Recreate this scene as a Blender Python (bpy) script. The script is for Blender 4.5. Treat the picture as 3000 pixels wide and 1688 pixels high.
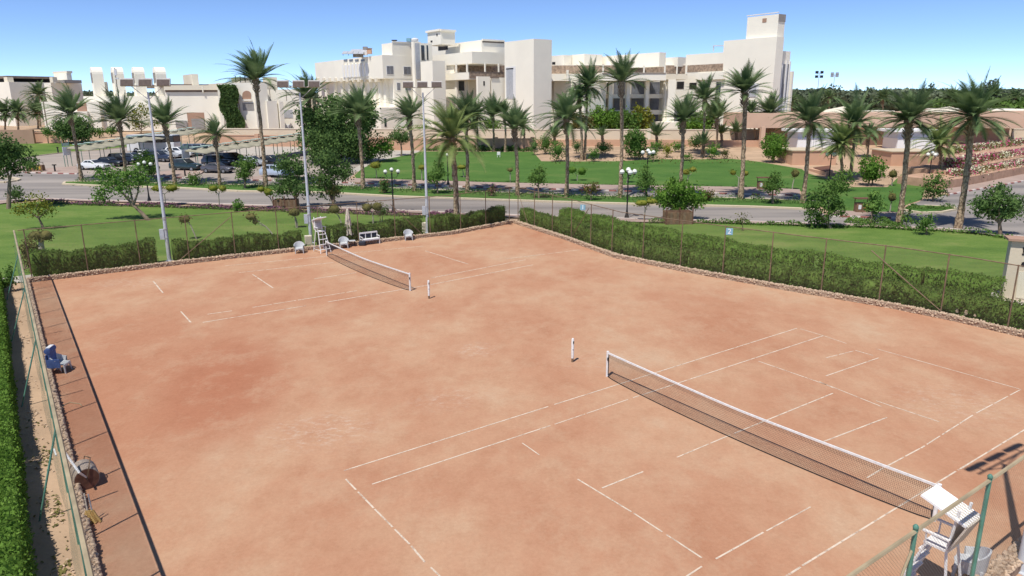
import bpy, bmesh, math, random
import numpy as np
from mathutils import Vector, Matrix
for o in list(bpy.data.objects): bpy.data.objects.remove(o)
SC = bpy.context.scene
COL = SC.collection
# ------------------------------------------------------------------ camera
F, PITCH, ROLL, CH = 2096.2, 0.25726574, -0.0044191, 11.00276     # focal length in photo pixels (3000 wide), tilt, roll, height
cam = bpy.data.cameras.new('camera'); co = bpy.data.objects.new('camera', cam); COL.objects.link(co)
cam.sensor_width = 36; cam.sensor_fit = 'HORIZONTAL'; cam.lens = F / 3000 * 36
cam.clip_start = 0.1; cam.clip_end = 8000
co.matrix_world = Matrix.Translation((0, 0, CH)) @ Matrix.Rotation(math.pi / 2 - PITCH, 4, 'X') @ Matrix.Rotation(ROLL, 4, 'Z')
SC.camera = co
# ------------------------------------------------------------------ light
SUN_EL = math.radians(63)
LD = Vector((0.50, 0.866, 0)).normalized()          # horizontal travel direction of the light
w = bpy.data.worlds.new('World'); SC.world = w; w.use_nodes = True
nt = w.node_tree; nt.nodes.clear()
sky = nt.nodes.new('ShaderNodeTexSky'); sky.sky_type = 'NISHITA'; sky.sun_disc = False
sky.sun_elevation = SUN_EL; sky.sun_rotation = math.atan2(-LD.x, -LD.y)
sky.altitude = 500; sky.air_density = 0.40; sky.dust_density = 0.0; sky.ozone_density = 4.5
bg = nt.nodes.new('ShaderNodeBackground'); bg.inputs[1].default_value = 0.15
ow = nt.nodes.new('ShaderNodeOutputWorld')
nt.links.new(sky.outputs[0], bg.inputs[0]); nt.links.new(bg.outputs[0], ow.inputs[0])
sl = bpy.data.lights.new('sun', 'SUN'); sl.energy = 3.8; sl.angle = math.radians(0.5); sl.color = (1, .955, .89)
so = bpy.data.objects.new('sun', sl); COL.objects.link(so)
dv = Vector((LD.x * math.cos(SUN_EL), LD.y * math.cos(SUN_EL), -math.sin(SUN_EL)))
so.rotation_euler = dv.to_track_quat('-Z', 'Y').to_euler()
SC.view_settings.view_transform = 'Standard'; SC.view_settings.look = 'None'
SC.view_settings.exposure = 0.38; SC.view_settings.gamma = 1.0
SC.render.engine = 'CYCLES'
try: SC.cycles.transparent_max_bounces = 12; SC.cycles.max_bounces = 6
except Exception: pass

# ------------------------------------------------------------------ terrain and pixel -> place
KN = [(-60, 0), (68, 0), (90, .6), (110, 1.5), (130, 2.6), (150, 4), (170, 5), (400, 6), (800, 8), (2500, 22), (6000, 40)]
def g(y):
    for (a, za), (b, zb) in zip(KN, KN[1:]):
        if y <= b: return za + (zb - za) * max(0, (y - a)) / (b - a)
    return KN[-1][1]
cr_, sr_ = math.cos(ROLL), math.sin(ROLL); cp, sp = math.cos(PITCH), math.sin(PITCH)
def ray(px, py):
    a = px - 1500; b = 844 - py
    X = cr_ * a - sr_ * b; Y = sr_ * a + cr_ * b
    return Vector((X, F * cp + Y * sp, -F * sp + Y * cp))
def atz(px, py, z):
    d = ray(px, py); t = (z - CH) / d.z
    return Vector((d.x * t, d.y * t, z))
def at(px, py, lift=0):
    d = ray(px, py); d = d / d.y
    lo = None; prev = 5.0
    y = 5.0
    while y < 3000:
        if CH + d.z * y <= g(y):
            a, b = prev, y
            for _ in range(30):
                m = (a + b) / 2
                if CH + d.z * m <= g(m): b = m
                else: a = m
            return Vector((d.x * b, b, g(b) + lift))
        prev = y; y *= 1.04
    return Vector((d.x * 3000, 3000, g(3000)))
def atD(px, py, Y):                                # the point on the pixel's ray at depth Y
    d = ray(px, py) / ray(px, py).y
    return Vector((d.x * Y, Y, CH + d.z * Y))
E_ = Vector((0.8151, 0.5794, 0)); N_ = Vector((0.5794, -0.8151, 0)); O_ = Vector((-5.2762, 19.8039, 0))
def cu(u, v, z=0): return O_ + E_ * u + N_ * v + Vector((0, 0, z))   # court coordinates (near court: u along, v across)
TH = math.atan2(0.5794, 0.8151)

# ------------------------------------------------------------------ materials
M = {}
def mat(name, c, rough=.8, var=.12, scale=3.0, bump=0.0, bscale=None, metal=0.0, c2=None, detail=6, coords='Object', spec=.3, transl=0.0, objvar=0.0, stretch=None):
    if name in M: return M[name]
    m = bpy.data.materials.new(name); m.use_nodes = True; M[name] = m
    t = m.node_tree; n = t.nodes; L = t.links; b = n['Principled BSDF']
    b.inputs['Roughness'].default_value = rough; b.inputs['Metallic'].default_value = metal
    b.inputs['Specular IOR Level'].default_value = spec
    tc = n.new('ShaderNodeTexCoord'); nz = n.new('ShaderNodeTexNoise'); nz.inputs['Scale'].default_value = scale; nz.inputs['Detail'].default_value = detail
    if stretch:
        mp = n.new('ShaderNodeMapping'); mp.inputs['Scale'].default_value = stretch; L.new(tc.outputs[coords], mp.inputs[0]); L.new(mp.outputs[0], nz.inputs['Vector'])
    else: L.new(tc.outputs[coords], nz.inputs['Vector'])
    rp = n.new('ShaderNodeValToRGB'); e = rp.color_ramp.elements
    e[0].position = .3; e[1].position = .7
    a = c2 if c2 else tuple(min(1, x * (1 - var)) for x in c); d = c if c2 else tuple(min(1, x * (1 + var)) for x in c)
    e[0].color = (*a, 1); e[1].color = (*d, 1)
    L.new(nz.outputs['Fac'], rp.inputs[0]); out = rp.outputs[0]
    if objvar:
        oi = n.new('ShaderNodeObjectInfo'); hs = n.new('ShaderNodeHueSaturation')
        mr = n.new('ShaderNodeMapRange'); mr.inputs['To Min'].default_value = 1 - objvar; mr.inputs['To Max'].default_value = 1 + objvar
        L.new(oi.outputs['Random'], mr.inputs['Value']); L.new(mr.outputs[0], hs.inputs['Value'])
        L.new(out, hs.inputs['Color']); out = hs.outputs[0]
    L.new(out, b.inputs['Base Color'])
    if bump:
        n2 = n.new('ShaderNodeTexNoise'); n2.inputs['Scale'].default_value = bscale or scale * 6; n2.inputs['Detail'].default_value = 8
        L.new(tc.outputs[coords], n2.inputs['Vector'])
        bp = n.new('ShaderNodeBump'); bp.inputs['Strength'].default_value = bump; bp.inputs['Distance'].default_value = .05
        L.new(n2.outputs['Fac'], bp.inputs['Height']); L.new(bp.outputs[0], b.inputs['Normal'])
    if transl:
        tr = n.new('ShaderNodeBsdfTranslucent'); mx = n.new('ShaderNodeMixShader'); mx.inputs[0].default_value = transl
        L.new(out, tr.inputs['Color']); L.new(b.outputs[0], mx.inputs[1]); L.new(tr.outputs[0], mx.inputs[2])
        L.new(mx.outputs[0], n['Material Output'].inputs['Surface'])
    return m
def leafmat(name, dark, light, scale=1.2, transl=.22):
    return mat(name, light, rough=.85, c2=dark, scale=scale, detail=3, transl=transl, spec=.08, objvar=.16)
mat('sand', (.43, .30, .195), .95, .2, .35, .5, 6)
mat('asphalt', (.34, .30, .265), .9, .2, .32, .4, 20, c2=(.165, .150, .142), stretch=(.12, 1, 1), detail=8)
mat('lot', (.40, .335, .28), .9, .2, .3, .3, 20, c2=(.27, .235, .205), stretch=(.35, 1, 1), detail=9)
mat('pavement', (.36, .27, .225), .9, .10, .5, .3, 20)
mat('concrete', (.43, .39, .335), .9, .08, 1.0, .2, 20)
mat('kerb_white', (.66, .58, .52), .8, .08, 3)
mat('kerb_red', (.33, .13, .11), .8, .12, 3)
mat('kerb_cream', (.56, .47, .33), .85, .08, 3, .2)
mat('cream_wall', (.85, .80, .68), .9, .035, .25, .15, 8)
mat('cream_wall2', (.74, .67, .53), .9, .035, .25, .15, 8)
mat('garden_wall', (.66, .56, .42), .9, .05, .4, .2, 8)
mat('orange_wall', (.58, .355, .235), .9, .07, .6, .2, 8)
mat('terrace', (.46, .29, .195), .95, .16, 1.2, .5, 6)
mat('pink_wall', (.62, .425, .305), .9, .05, .5, .2, 8)
mat('brown_wall', (.40, .25, .175), .9, .07, .5, .2, 8)
mat('lattice', (.34, .25, .18), .85, .45, 2.2, .6, 10)
mat('glass', (.035, .042, .05), .12, .3, 1.5, spec=.6)
mat('glass_curtain', (.16, .165, .18), .35, .3, .8, spec=.5)
mat('kiosk_band', (.55, .61, .70), .7, .04, 2)
mat('louvre', (.42, .43, .45), .6, .1, 2)
mat('dark', (.022, .02, .02), .8, .2, 4)
mat('roof_grey', (.30, .28, .26), .9, .12, 1)
mat('roof_brown', (.20, .155, .125), .9, .2, 1)
mat('white_paint', (.74, .73, .71), .55, .12, 9, .1, 30)
mat('white_plastic', (.50, .51, .51), .5, .10, 9, .08)
mat('white_board', (.86, .86, .84), .7, .02, .7)
mat('grey_metal', (.56, .58, .61), .5, .1, 3, metal=.15)
mat('lamp_face', (.115, .085, .07), .35, .2, 6)
mat('lamp_rim', (.50, .47, .43), .5, .1, 6)
mat('green_metal', (.10, .24, .18), .5, .2, 3)
mat('tan_metal', (.36, .29, .18), .6, .22, 2)
mat('rust_metal', (.20, .135, .085), .7, .3, 3)
mat('rust_dark', (.15, .07, .045), .75, .35, 6)
mat('concrete_drum', (.38, .31, .25), .9, .2, 5, .4)
mat('black_metal', (.02, .02, .022), .5, .2, 5)
mat('globe', (.80, .80, .72), .3, .03, 3)
mat('wood', (.20, .12, .07), .8, .3, 3)
mat('bristle', (.50, .33, .12), .9, .2, 20)
mat('blue_cloth', (.07, .12, .29), .8, .2, 6)
mat('dark_cloth', (.035, .04, .055), .85, .2, 6)
mat('canvas', (.62, .55, .45), .9, .08, 3, .3, 5)
mat('shade_net', (.29, .27, .20), .9, .14, 1.2)
mat('mint_metal', (.42, .55, .47), .6, .1, 3)
mat('tyre', (.02, .02, .02), .9, .1, 5)
mat('rim', (.35, .35, .36), .35, .1, 5, metal=.6)
mat('sign_blue', (.22, .42, .52), .5, .05, 3)
mat('yellow', (.55, .38, .05), .6, .1, 3)
mat('stone', (.50, .37, .26), .95, .28, 7, .5, 30)
mat('stone_wall_core', (.34, .24, .17), .95, .2, 5, .6, 30)
mat('bark', (.25, .185, .13), .95, .25, 5, .6, 20)
mat('bark_pale', (.36, .32, .25), .95, .2, 5, .4, 20)
leafmat('leaf_dark', (0.065, 0.122, 0.040), (0.163, 0.256, 0.077), transl=.35)
leafmat('leaf_mid', (0.075, 0.155, 0.032), (0.178, 0.293, 0.069), transl=.3)
leafmat('leaf_bright', (.085, .185, .024), (.180, .310, .055), transl=.3)
leafmat('leaf_yellow', (.13, .16, .02), (.28, .28, .05))
leafmat('leaf_olive', (.08, .09, .03), (.20, .18, .06))
leafmat('leaf_hedge', (0.066, 0.126, 0.024), (0.162, 0.252, 0.054), 1.6, .3)
leafmat('leaf_hedge_light', (0.083, 0.165, 0.024), (0.176, 0.297, 0.055), 1.6, .3)
leafmat('leaf_far', (.13, .165, .105), (.22, .26, .16), .15)  # distance haze is mixed into this pale leaf colour
leafmat('palm_leaf', (0.086, 0.144, 0.057), (0.213, 0.282, 0.127), .9, .3)
leafmat('palm_leaf_light', (0.143, 0.204, 0.061), (0.319, 0.374, 0.143), .9, .3)
leafmat('petal_pink', (.42, .05, .14), (.62, .16, .28), 3, .1)
leafmat('petal_red', (.30, .05, .06), (.50, .20, .14), 3, .1)
leafmat('petal_white', (.50, .47, .30), (.72, .70, .52), 3, .1)
leafmat('petal_purple', (.17, .06, .12), (.36, .17, .24), 3, .1)

def palm_bark():
    m = mat('palm_bark', (.30, .215, .135), .95, .3, 3, .4, 12); t = m.node_tree; n = t.nodes; L = t.links
    tc = n.new('ShaderNodeTexCoord'); mp = n.new('ShaderNodeMapping'); mp.inputs['Scale'].default_value = (5.5, 5.5, 4.2)
    vo = n.new('ShaderNodeTexVoronoi'); vo.inputs['Scale'].default_value = 1.0
    L.new(tc.outputs['Object'], mp.inputs[0]); L.new(mp.outputs[0], vo.inputs['Vector'])
    rp = n.new('ShaderNodeValToRGB'); e = rp.color_ramp.elements; e[0].color = (.50, .38, .25, 1); e[1].color = (.20, .135, .085, 1); e[0].position = .15; e[1].position = .75
    L.new(vo.outputs['Distance'], rp.inputs[0]); L.new(rp.outputs[0], n['Principled BSDF'].inputs['Base Color'])
    bp = n.new('ShaderNodeBump'); bp.inputs['Strength'].default_value = .8; bp.inputs['Distance'].default_value = .08; bp.invert = True
    L.new(vo.outputs['Distance'], bp.inputs['Height']); L.new(bp.outputs[0], n['Principled BSDF'].inputs['Normal'])
palm_bark()
def lawn_mat(name, a, b, c):
    m = bpy.data.materials.new(name); m.use_nodes = True; M[name] = m
    t = m.node_tree; n = t.nodes; L = t.links; bs = n['Principled BSDF']; bs.inputs['Roughness'].default_value = .9; bs.inputs['Specular IOR Level'].default_value = .15
    tc = n.new('ShaderNodeTexCoord'); mp = n.new('ShaderNodeMapping'); mp.inputs['Scale'].default_value = (.55, 1.0, 1); mp.inputs['Rotation'].default_value = (0, 0, .3)
    n1 = n.new('ShaderNodeTexNoise'); n1.inputs['Scale'].default_value = .22; n1.inputs['Detail'].default_value = 10; n1.inputs['Roughness'].default_value = .72
    n2 = n.new('ShaderNodeTexNoise'); n2.inputs['Scale'].default_value = 9; n2.inputs['Detail'].default_value = 6; n2.inputs['Roughness'].default_value = .75
    L.new(tc.outputs['Object'], mp.inputs[0]); L.new(mp.outputs[0], n1.inputs['Vector']); L.new(tc.outputs['Object'], n2.inputs['Vector'])
    rp = n.new('ShaderNodeValToRGB'); e = rp.color_ramp.elements; e[0].position = .34; e[1].position = .74
    e[0].color = (*a, 1); e[1].color = (*c, 1); k = e.new(.52); k.color = (*b, 1)
    L.new(n1.outputs['Fac'], rp.inputs[0])
    mx = n.new('ShaderNodeMixRGB'); mx.blend_type = 'MULTIPLY'; mx.inputs[0].default_value = .75
    r2 = n.new('ShaderNodeValToRGB'); r2.color_ramp.elements[0].color = (.55, .6, .5, 1); r2.color_ramp.elements[1].color = (1.35, 1.3, 1.2, 1); r2.color_ramp.elements[0].position = .3; r2.color_ramp.elements[1].position = .7
    L.new(n2.outputs['Fac'], r2.inputs[0]); L.new(rp.outputs[0], mx.inputs[1]); L.new(r2.outputs[0], mx.inputs[2]); L.new(mx.outputs[0], bs.inputs['Base Color'])
    bp = n.new('ShaderNodeBump'); bp.inputs['Strength'].default_value = .5; bp.inputs['Distance'].default_value = .05
    L.new(n2.outputs['Fac'], bp.inputs['Height']); L.new(bp.outputs[0], bs.inputs['Normal'])
lawn_mat('lawn', (.078, .145, .030), (.125, .200, .044), (.235, .255, .090))
lawn_mat('lawn_deep', (.056, .128, .028), (.080, .162, .036), (.145, .195, .060))
def clay_mat():
    m = bpy.data.materials.new('clay'); m.use_nodes = True; M['clay'] = m
    t = m.node_tree; n = t.nodes; L = t.links; bs = n['Principled BSDF']; bs.inputs['Roughness'].default_value = .95; bs.inputs['Specular IOR Level'].default_value = .1
    tc = n.new('ShaderNodeTexCoord')
    def noise(scale, det, rough, sc=(1, 1, 1), rot=0):
        mp = n.new('ShaderNodeMapping'); mp.inputs['Scale'].default_value = sc; mp.inputs['Rotation'].default_value = (0, 0, rot)
        z = n.new('ShaderNodeTexNoise'); z.inputs['Scale'].default_value = scale; z.inputs['Detail'].default_value = det; z.inputs['Roughness'].default_value = rough
        L.new(tc.outputs['Object'], mp.inputs[0]); L.new(mp.outputs[0], z.inputs['Vector']); return z.outputs['Fac']
    def ramp(x, stops):
        r = n.new('ShaderNodeValToRGB'); e = r.color_ramp.elements
        e[0].position, e[0].color = stops[0][0], (*stops[0][1], 1); e[1].position, e[1].color = stops[-1][0], (*stops[-1][1], 1)
        for p, c in stops[1:-1]: k = e.new(p); k.color = (*c, 1)
        L.new(x, r.inputs[0]); return r.outputs[0]
    def mix(kind, f, a, b):
        x = n.new('ShaderNodeMixRGB'); x.blend_type = kind
        if isinstance(f, float): x.inputs[0].default_value = f
        else: L.new(f, x.inputs[0])
        for i, v in ((1, a), (2, b)):
            if isinstance(v, tuple): x.inputs[i].default_value = (*v, 1)
            else: L.new(v, x.inputs[i])
        return x.outputs[0]
    base = ramp(noise(.16, 8, .66, (1.1, .7, 1), -.15), [(.30, (.403, .198, .116)), (.46, (.450, .247, .151)), (.56, (.480, .288, .180)), (.70, (.504, .354, .237))])
    # a damp, freshly swept redder patch on the left part of the near court's run-back
    def blob(cx, cy, rx, ry, rot):
        mp = n.new('ShaderNodeMapping'); mp.vector_type = 'TEXTURE'
        mp.inputs['Location'].default_value = (cx, cy, 0); mp.inputs['Rotation'].default_value = (0, 0, rot); mp.inputs['Scale'].default_value = (rx, ry, 1)
        L.new(tc.outputs['Object'], mp.inputs[0])
        nz = n.new('ShaderNodeTexNoise'); nz.inputs['Scale'].default_value = 1.6; nz.inputs['Detail'].default_value = 4
        L.new(mp.outputs[0], nz.inputs['Vector'])
        ad = n.new('ShaderNodeMixRGB'); ad.blend_type = 'ADD'; ad.inputs[0].default_value = .5; L.new(mp.outputs[0], ad.inputs[1]); L.new(nz.outputs['Color'], ad.inputs[2])
        gr = n.new('ShaderNodeTexGradient'); gr.gradient_type = 'SPHERICAL'; L.new(mp.outputs[0], gr.inputs[0]); return gr.outputs['Fac']
    b1 = blob(-15.5, 27.0, 8.0, 13, .2)
    b2 = blob(-11.6, 27.0, 3.0, 6.5, .25)
    c = mix('MIX', ramp(b1, [(0, (0, 0, 0)), (.45, (.55, .55, .55)), (1, (.7, .7, .7))]), base, (.405, .190, .112))
    c = mix('MIX', ramp(b2, [(0, (0, 0, 0)), (.42, (.68, .68, .68)), (1, (.9, .9, .9))]), c, (.378, .158, .090))
    med = noise(1.1, 10, .75, (1, .8, 1), .12)
    c = mix('MULTIPLY', .42, c, ramp(med, [(.30, (.80, .72, .66)), (.5, (1, 1, 1)), (.7, (1.1, 1.12, 1.12))]))
    # dry pale drifts and darker scuffs with ragged edges
    pale = ramp(noise(.42, 12, .74, (1.1, .8, 1), -.3), [(.50, (0, 0, 0)), (.62, (.3, .3, .3)), (.75, (.5, .5, .5))]); c = mix('MIX', pale, c, (.520, .370, .245))
    scuff = ramp(noise(1.6, 10, .78, (.8, .9, 1), .35), [(.58, (0, 0, 0)), (.68, (.28, .28, .28)), (.8, (.45, .45, .45))]); c = mix('MIX', scuff, c, (.360, .185, .115))
    fine = noise(9, 8, .8)
    c = mix('MULTIPLY', .6, c, ramp(fine, [(.3, (.84, .80, .77)), (.7, (1.12, 1.12, 1.12))]))
    grit = noise(45, 4, .9); c = mix('MULTIPLY', .5, c, ramp(grit, [(.3, (.84, .80, .77)), (.7, (1.13, 1.13, 1.13))]))
    # chalk smudges round the near-left corner and by the right service line
    for (bx, by, rx, ry, st) in ((-6.6, 22.6, 2.6, 2.0, .75), (16.4, 24.6, 3.0, 2.6, .5), (-23.3, 43.5, 5, 2.2, .6), (4.0, 29.4, 3, 1.8, .35), (-2.4, 25.2, 2.0, 1.4, .5), (-1.75, 30.7, 1.3, 1.3, .8)):
        bb = blob(bx, by, rx, ry, .2)
        sm = ramp(noise(2.6, 8, .8, (1, 1.8, 1), .5), [(.50, (0, 0, 0)), (.68, (1, 1, 1))])
        f = mix('MULTIPLY', 1.0, ramp(bb, [(0, (0, 0, 0)), (.7, (st, st, st))]), sm)
        c = mix('MIX', f, c, (.58, .47, .38))
    L.new(c, bs.inputs['Base Color'])
    bp = n.new('ShaderNodeBump'); bp.inputs['Strength'].default_value = .25; bp.inputs['Distance'].default_value = .02
    L.new(fine, bp.inputs['Height']); L.new(bp.outputs[0], bs.inputs['Normal'])
clay_mat()
def wire_mat(name, col, period, width, rot45=True, rough=.6):
    # wire netting: real holes in the sheet, strands from its own UV metres
    m = bpy.data.materials.new(name); m.use_nodes = True; M[name] = m
    t = m.node_tree; n = t.nodes; L = t.links; bs = n['Principled BSDF']; bs.inputs['Roughness'].default_value = rough; bs.inputs['Base Color'].default_value = (*col, 1)
    uv = n.new('ShaderNodeUVMap'); sx = n.new('ShaderNodeSeparateXYZ')
    mp = n.new('ShaderNodeMapping'); mp.inputs['Rotation'].default_value = (0, 0, math.pi / 4 if rot45 else 0); mp.inputs['Scale'].default_value = (1 / period, 1 / period, 1)
    L.new(uv.outputs[0], mp.inputs[0]); L.new(mp.outputs[0], sx.inputs[0])
    o = []
    for k in (0, 1):
        fr = n.new('ShaderNodeMath'); fr.operation = 'FRACT'; L.new(sx.outputs[k], fr.inputs[0])
        lt = n.new('ShaderNodeMath'); lt.operation = 'LESS_THAN'; lt.inputs[1].default_value = width / period; L.new(fr.outputs[0], lt.inputs[0]); o.append(lt.outputs[0])
    mxm = n.new('ShaderNodeMath'); mxm.operation = 'MAXIMUM'; L.new(o[0], mxm.inputs[0]); L.new(o[1], mxm.inputs[1])
    tr = n.new('ShaderNodeBsdfTransparent'); mx = n.new('ShaderNodeMixShader')
    L.new(mxm.outputs[0], mx.inputs[0]); L.new(tr.outputs[0], mx.inputs[1]); L.new(bs.outputs[0], mx.inputs[2]); L.new(mx.outputs[0], n['Material Output'].inputs['Surface'])
wire_mat('wire_near', (.30, .22, .14), .055, .0055)
wire_mat('wire_left', (.20, .28, .19), .055, .0045)
wire_mat('green_net', (.10, .20, .13), .03, .0028)
wire_mat('wire_far', (.25, .19, .12), .055, .0032)
wire_mat('net_mesh', (.05, .032, .03), .048, .0052, False)
wire_mat('net_double', (.05, .032, .03), .048, .0095, False)

# ------------------------------------------------------------------ object helpers
def new_obj(name, mesh, parent=None, loc=None):
    o = bpy.data.objects.new(name, mesh); COL.objects.link(o)
    if parent: o.parent = parent
    if loc is not None: o.location = loc
    return o
def tag(o, label=None, cat=None, group=None, kind=None):
    if label: o['label'] = label
    if cat: o['category'] = cat
    if group: o['group'] = group
    if kind: o['kind'] = kind
    return o
def thing(name, loc, label, cat, group=None, rz=0):
    o = bpy.data.objects.new(name, None); COL.objects.link(o); o.location = loc; o.rotation_euler = (0, 0, rz); o.empty_display_size = .3
    return tag(o, label, cat, group)
def mesh_arr(name, V, Fc, m, smooth=False):
    me = bpy.data.meshes.new(name)
    V = np.asarray(V, dtype=np.float64)
    if isinstance(Fc, np.ndarray):
        k = Fc.shape[1]; me.vertices.add(len(V)); me.vertices.foreach_set('co', V.ravel())
        me.loops.add(Fc.size); me.loops.foreach_set('vertex_index', Fc.ravel().astype(np.int32))
        me.polygons.add(len(Fc)); me.polygons.foreach_set('loop_start', np.arange(0, Fc.size, k, dtype=np.int32))
        me.update(calc_edges=True); me.validate()
    else:
        me.from_pydata([tuple(v) for v in V], [], Fc)
    mm = m if isinstance(m, (list, tuple)) else [m]
    for x in mm: me.materials.append(M[x])
    if smooth: me.polygons.foreach_set('use_smooth', [True] * len(me.polygons))
    me.update(); return me
class MB:                                              # collects faces; build() links ONE mesh object
    def __init__(s): s.v = []; s.f = []
    def quad(s, *p): i = len(s.v); s.v += [tuple(x) for x in p]; s.f.append(tuple(range(i, i + len(p)))); return s
    def box(s, c, size, rz=0, tilt=0, taper=1.0):
        hx, hy, hz = size[0] / 2, size[1] / 2, size[2] / 2; i = len(s.v)
        R = Matrix.Rotation(rz, 3, 'Z') @ Matrix.Rotation(tilt, 3, 'X')
        for z in (-1, 1):
            k = taper if z > 0 else 1
            for x, y in ((-1, -1), (1, -1), (1, 1), (-1, 1)):
                s.v.append(tuple(Vector(c) + R @ Vector((x * hx * k, y * hy * k, z * hz))))
        s.f += [(i, i + 3, i + 2, i + 1), (i + 4, i + 5, i + 6, i + 7)] + [(i + a, i + (a + 1) % 4, i + 4 + (a + 1) % 4, i + 4 + a) for a in range(4)]
        return s
    def prism(s, pts, z0, z1):                         # pts: list of (x, y); z0/z1 numbers or lists
        n = len(pts); i = len(s.v)
        A = sum(pts[k][0] * pts[(k + 1) % n][1] - pts[(k + 1) % n][0] * pts[k][1] for k in range(n))
        if A < 0:
            pts = pts[::-1]
            if isinstance(z0, list): z0 = z0[::-1]
            if isinstance(z1, list): z1 = z1[::-1]
        for k, p in enumerate(pts): s.v.append((p[0], p[1], z0[k] if isinstance(z0, list) else z0))
        for k, p in enumerate(pts): s.v.append((p[0], p[1], z1[k] if isinstance(z1, list) else z1))
        s.f += [tuple(i + k for k in range(n))[::-1], tuple(i + n + k for k in range(n))] + [(i + a, i + (a + 1) % n, i + n + (a + 1) % n, i + n + a) for a in range(n)]
        return s
    def tube(s, pts, rad, n=8, cap=True):
        pts = [Vector(p) for p in pts]; rad = rad if isinstance(rad, (list, tuple)) else [rad] * len(pts); i0 = len(s.v)
        for k, p in enumerate(pts):
            d = (pts[min(k + 1, len(pts) - 1)] - pts[max(k - 1, 0)]).normalized()
            a = d.cross(Vector((0, 0, 1))) if abs(d.z) < .95 else d.cross(Vector((0, 1, 0))); a.normalize(); b = a.cross(d)
            for j in range(n):
                t = 2 * math.pi * j / n; s.v.append(tuple(p + (a * math.cos(t) + b * math.sin(t)) * rad[k]))
        for k in range(len(pts) - 1):
            for j in range(n):
                a = i0 + k * n + j; b = i0 + k * n + (j + 1) % n; s.f.append((a, a + n, b + n, b))
        if cap: s.f += [tuple(i0 + j for j in range(n)), tuple(i0 + (len(pts) - 1) * n + j for j in range(n))[::-1]]
        return s
    def lathe(s, prof, c=(0, 0, 0), n=16, axis='Z'):
        i0 = len(s.v)
        for r, z in prof:
            for j in range(n):
                t = 2 * math.pi * j / n; x, y = r * math.cos(t), r * math.sin(t)
                p = (x, y, z) if axis == 'Z' else ((z, x, y) if axis == 'X' else (x, z, y))
                s.v.append((p[0] + c[0], p[1] + c[1], p[2] + c[2]))
        for k in range(len(prof) - 1):
            for j in range(n):
                a = i0 + k * n + j; b = i0 + k * n + (j + 1) % n; s.f.append((a, b, b + n, a + n))
        s.f += [tuple(i0 + j for j in range(n))[::-1], tuple(i0 + (len(prof) - 1) * n + j for j in range(n))]
        return s
    def build(s, name, m, parent=None, loc=None, smooth=False, bevel=0, world=False):
        if world and parent is not None:               # vertices were given in world space
            inv = (Matrix.Translation(parent_world(parent)) @ Matrix.Rotation(parent_rz(parent), 4, 'Z')).inverted()
            s.v = [tuple(inv @ Vector(p)) for p in s.v]
        me = mesh_arr(name, s.v, s.f, m)
        bm = bmesh.new(); bm.from_mesh(me); bmesh.ops.recalc_face_normals(bm, faces=bm.faces)
        if bevel: bmesh.ops.bevel(bm, geom=[e for e in bm.edges if e.is_manifold and e.calc_face_angle(0) > .5], offset=bevel, segments=2, profile=.5, affect='EDGES')
        bm.to_mesh(me); bm.free()
        if smooth:
            me.polygons.foreach_set('use_smooth', [True] * len(me.polygons))
            try: me.set_sharp_from_angle(angle=math.radians(40))
            except Exception: pass
        return new_obj(name, me, parent, loc)
def parent_world(p):
    v = Vector((0, 0, 0))
    while p: v = v + Vector(p.location); p = p.parent
    return v
def parent_rz(p):
    r = 0
    while p: r += p.rotation_euler.z; p = p.parent
    return r

# ------------------------------------------------------------------ ground
def densify(pts, step=40):
    out = []
    for a, b in zip(pts, pts[1:] + pts[:1]):
        n = max(1, int(math.hypot(b[0] - a[0], b[1] - a[1]) / step))
        out += [(a[0] + (b[0] - a[0]) * k / n, a[1] + (b[1] - a[1]) * k / n) for k in range(n)]
    return out
def sheet(name, pts, m, lift, dens=True):
    P = [at(x, y) for x, y in (densify(pts) if dens else pts)]
    bm = bmesh.new(); vs = [bm.verts.new((p.x, p.y, 0)) for p in P]
    es = [bm.edges.new((vs[i], vs[(i + 1) % len(vs)])) for i in range(len(vs))]
    bmesh.ops.triangle_fill(bm, use_beauty=True, use_dissolve=False, edges=es, normal=(0, 0, 1))
    for yk, _ in KN[1:7]:
        bmesh.ops.bisect_plane(bm, geom=bm.verts[:] + bm.edges[:] + bm.faces[:], plane_co=(0, yk, 0), plane_no=(0, 1, 0))
    for v in bm.verts: v.co.z = g(v.co.y) + lift
    bmesh.ops.recalc_face_normals(bm, faces=bm.faces)
    for f in bm.faces:
        if f.normal.z < 0: f.normal_flip()
    me = bpy.data.meshes.new(name); bm.to_mesh(me); bm.free(); me.materials.append(M[m])
    return tag(new_obj(name, me), kind='structure')
rows = [k[0] for k in KN]; xs = [-4000, -1200, -400, -200, -100, 0, 100, 200, 400, 1200, 4000]
V = [(x, y, g(y)) for y in rows for x in xs]; n = len(xs)
Fq = [(r * n + c, r * n + c + 1, (r + 1) * n + c + 1, (r + 1) * n + c) for r in range(len(rows) - 1) for c in range(n - 1)]
tag(new_obj('ground', mesh_arr('ground', V, Fq, 'sand')), kind='structure')
LEFT = [(u, -6.6) for u in ()]
# enclosure outline in court coordinates (inner foot of the low stone wall)
FARV = [(-6.75, -33.9), (6.06, -33.5), (13.6, -32.9), (23.2, -32.2), (30.6, -33.9)]
RIGHT_PX = [(1503, 655), (1650, 702), (1800, 757), (2000, 797), (2300, 852), (2600, 903), (2800, 944), (3000, 992), (3250, 1060)]
RW = [at(*p) for p in RIGHT_PX]
far_line = [cu(*p) for p in FARV[:-1]]
NEARV = 13.75
left_line = [cu(-6.65, 16), cu(-6.65, -33.9)]
near_line = [cu(-6.65, NEARV), cu(31, NEARV)]
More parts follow.
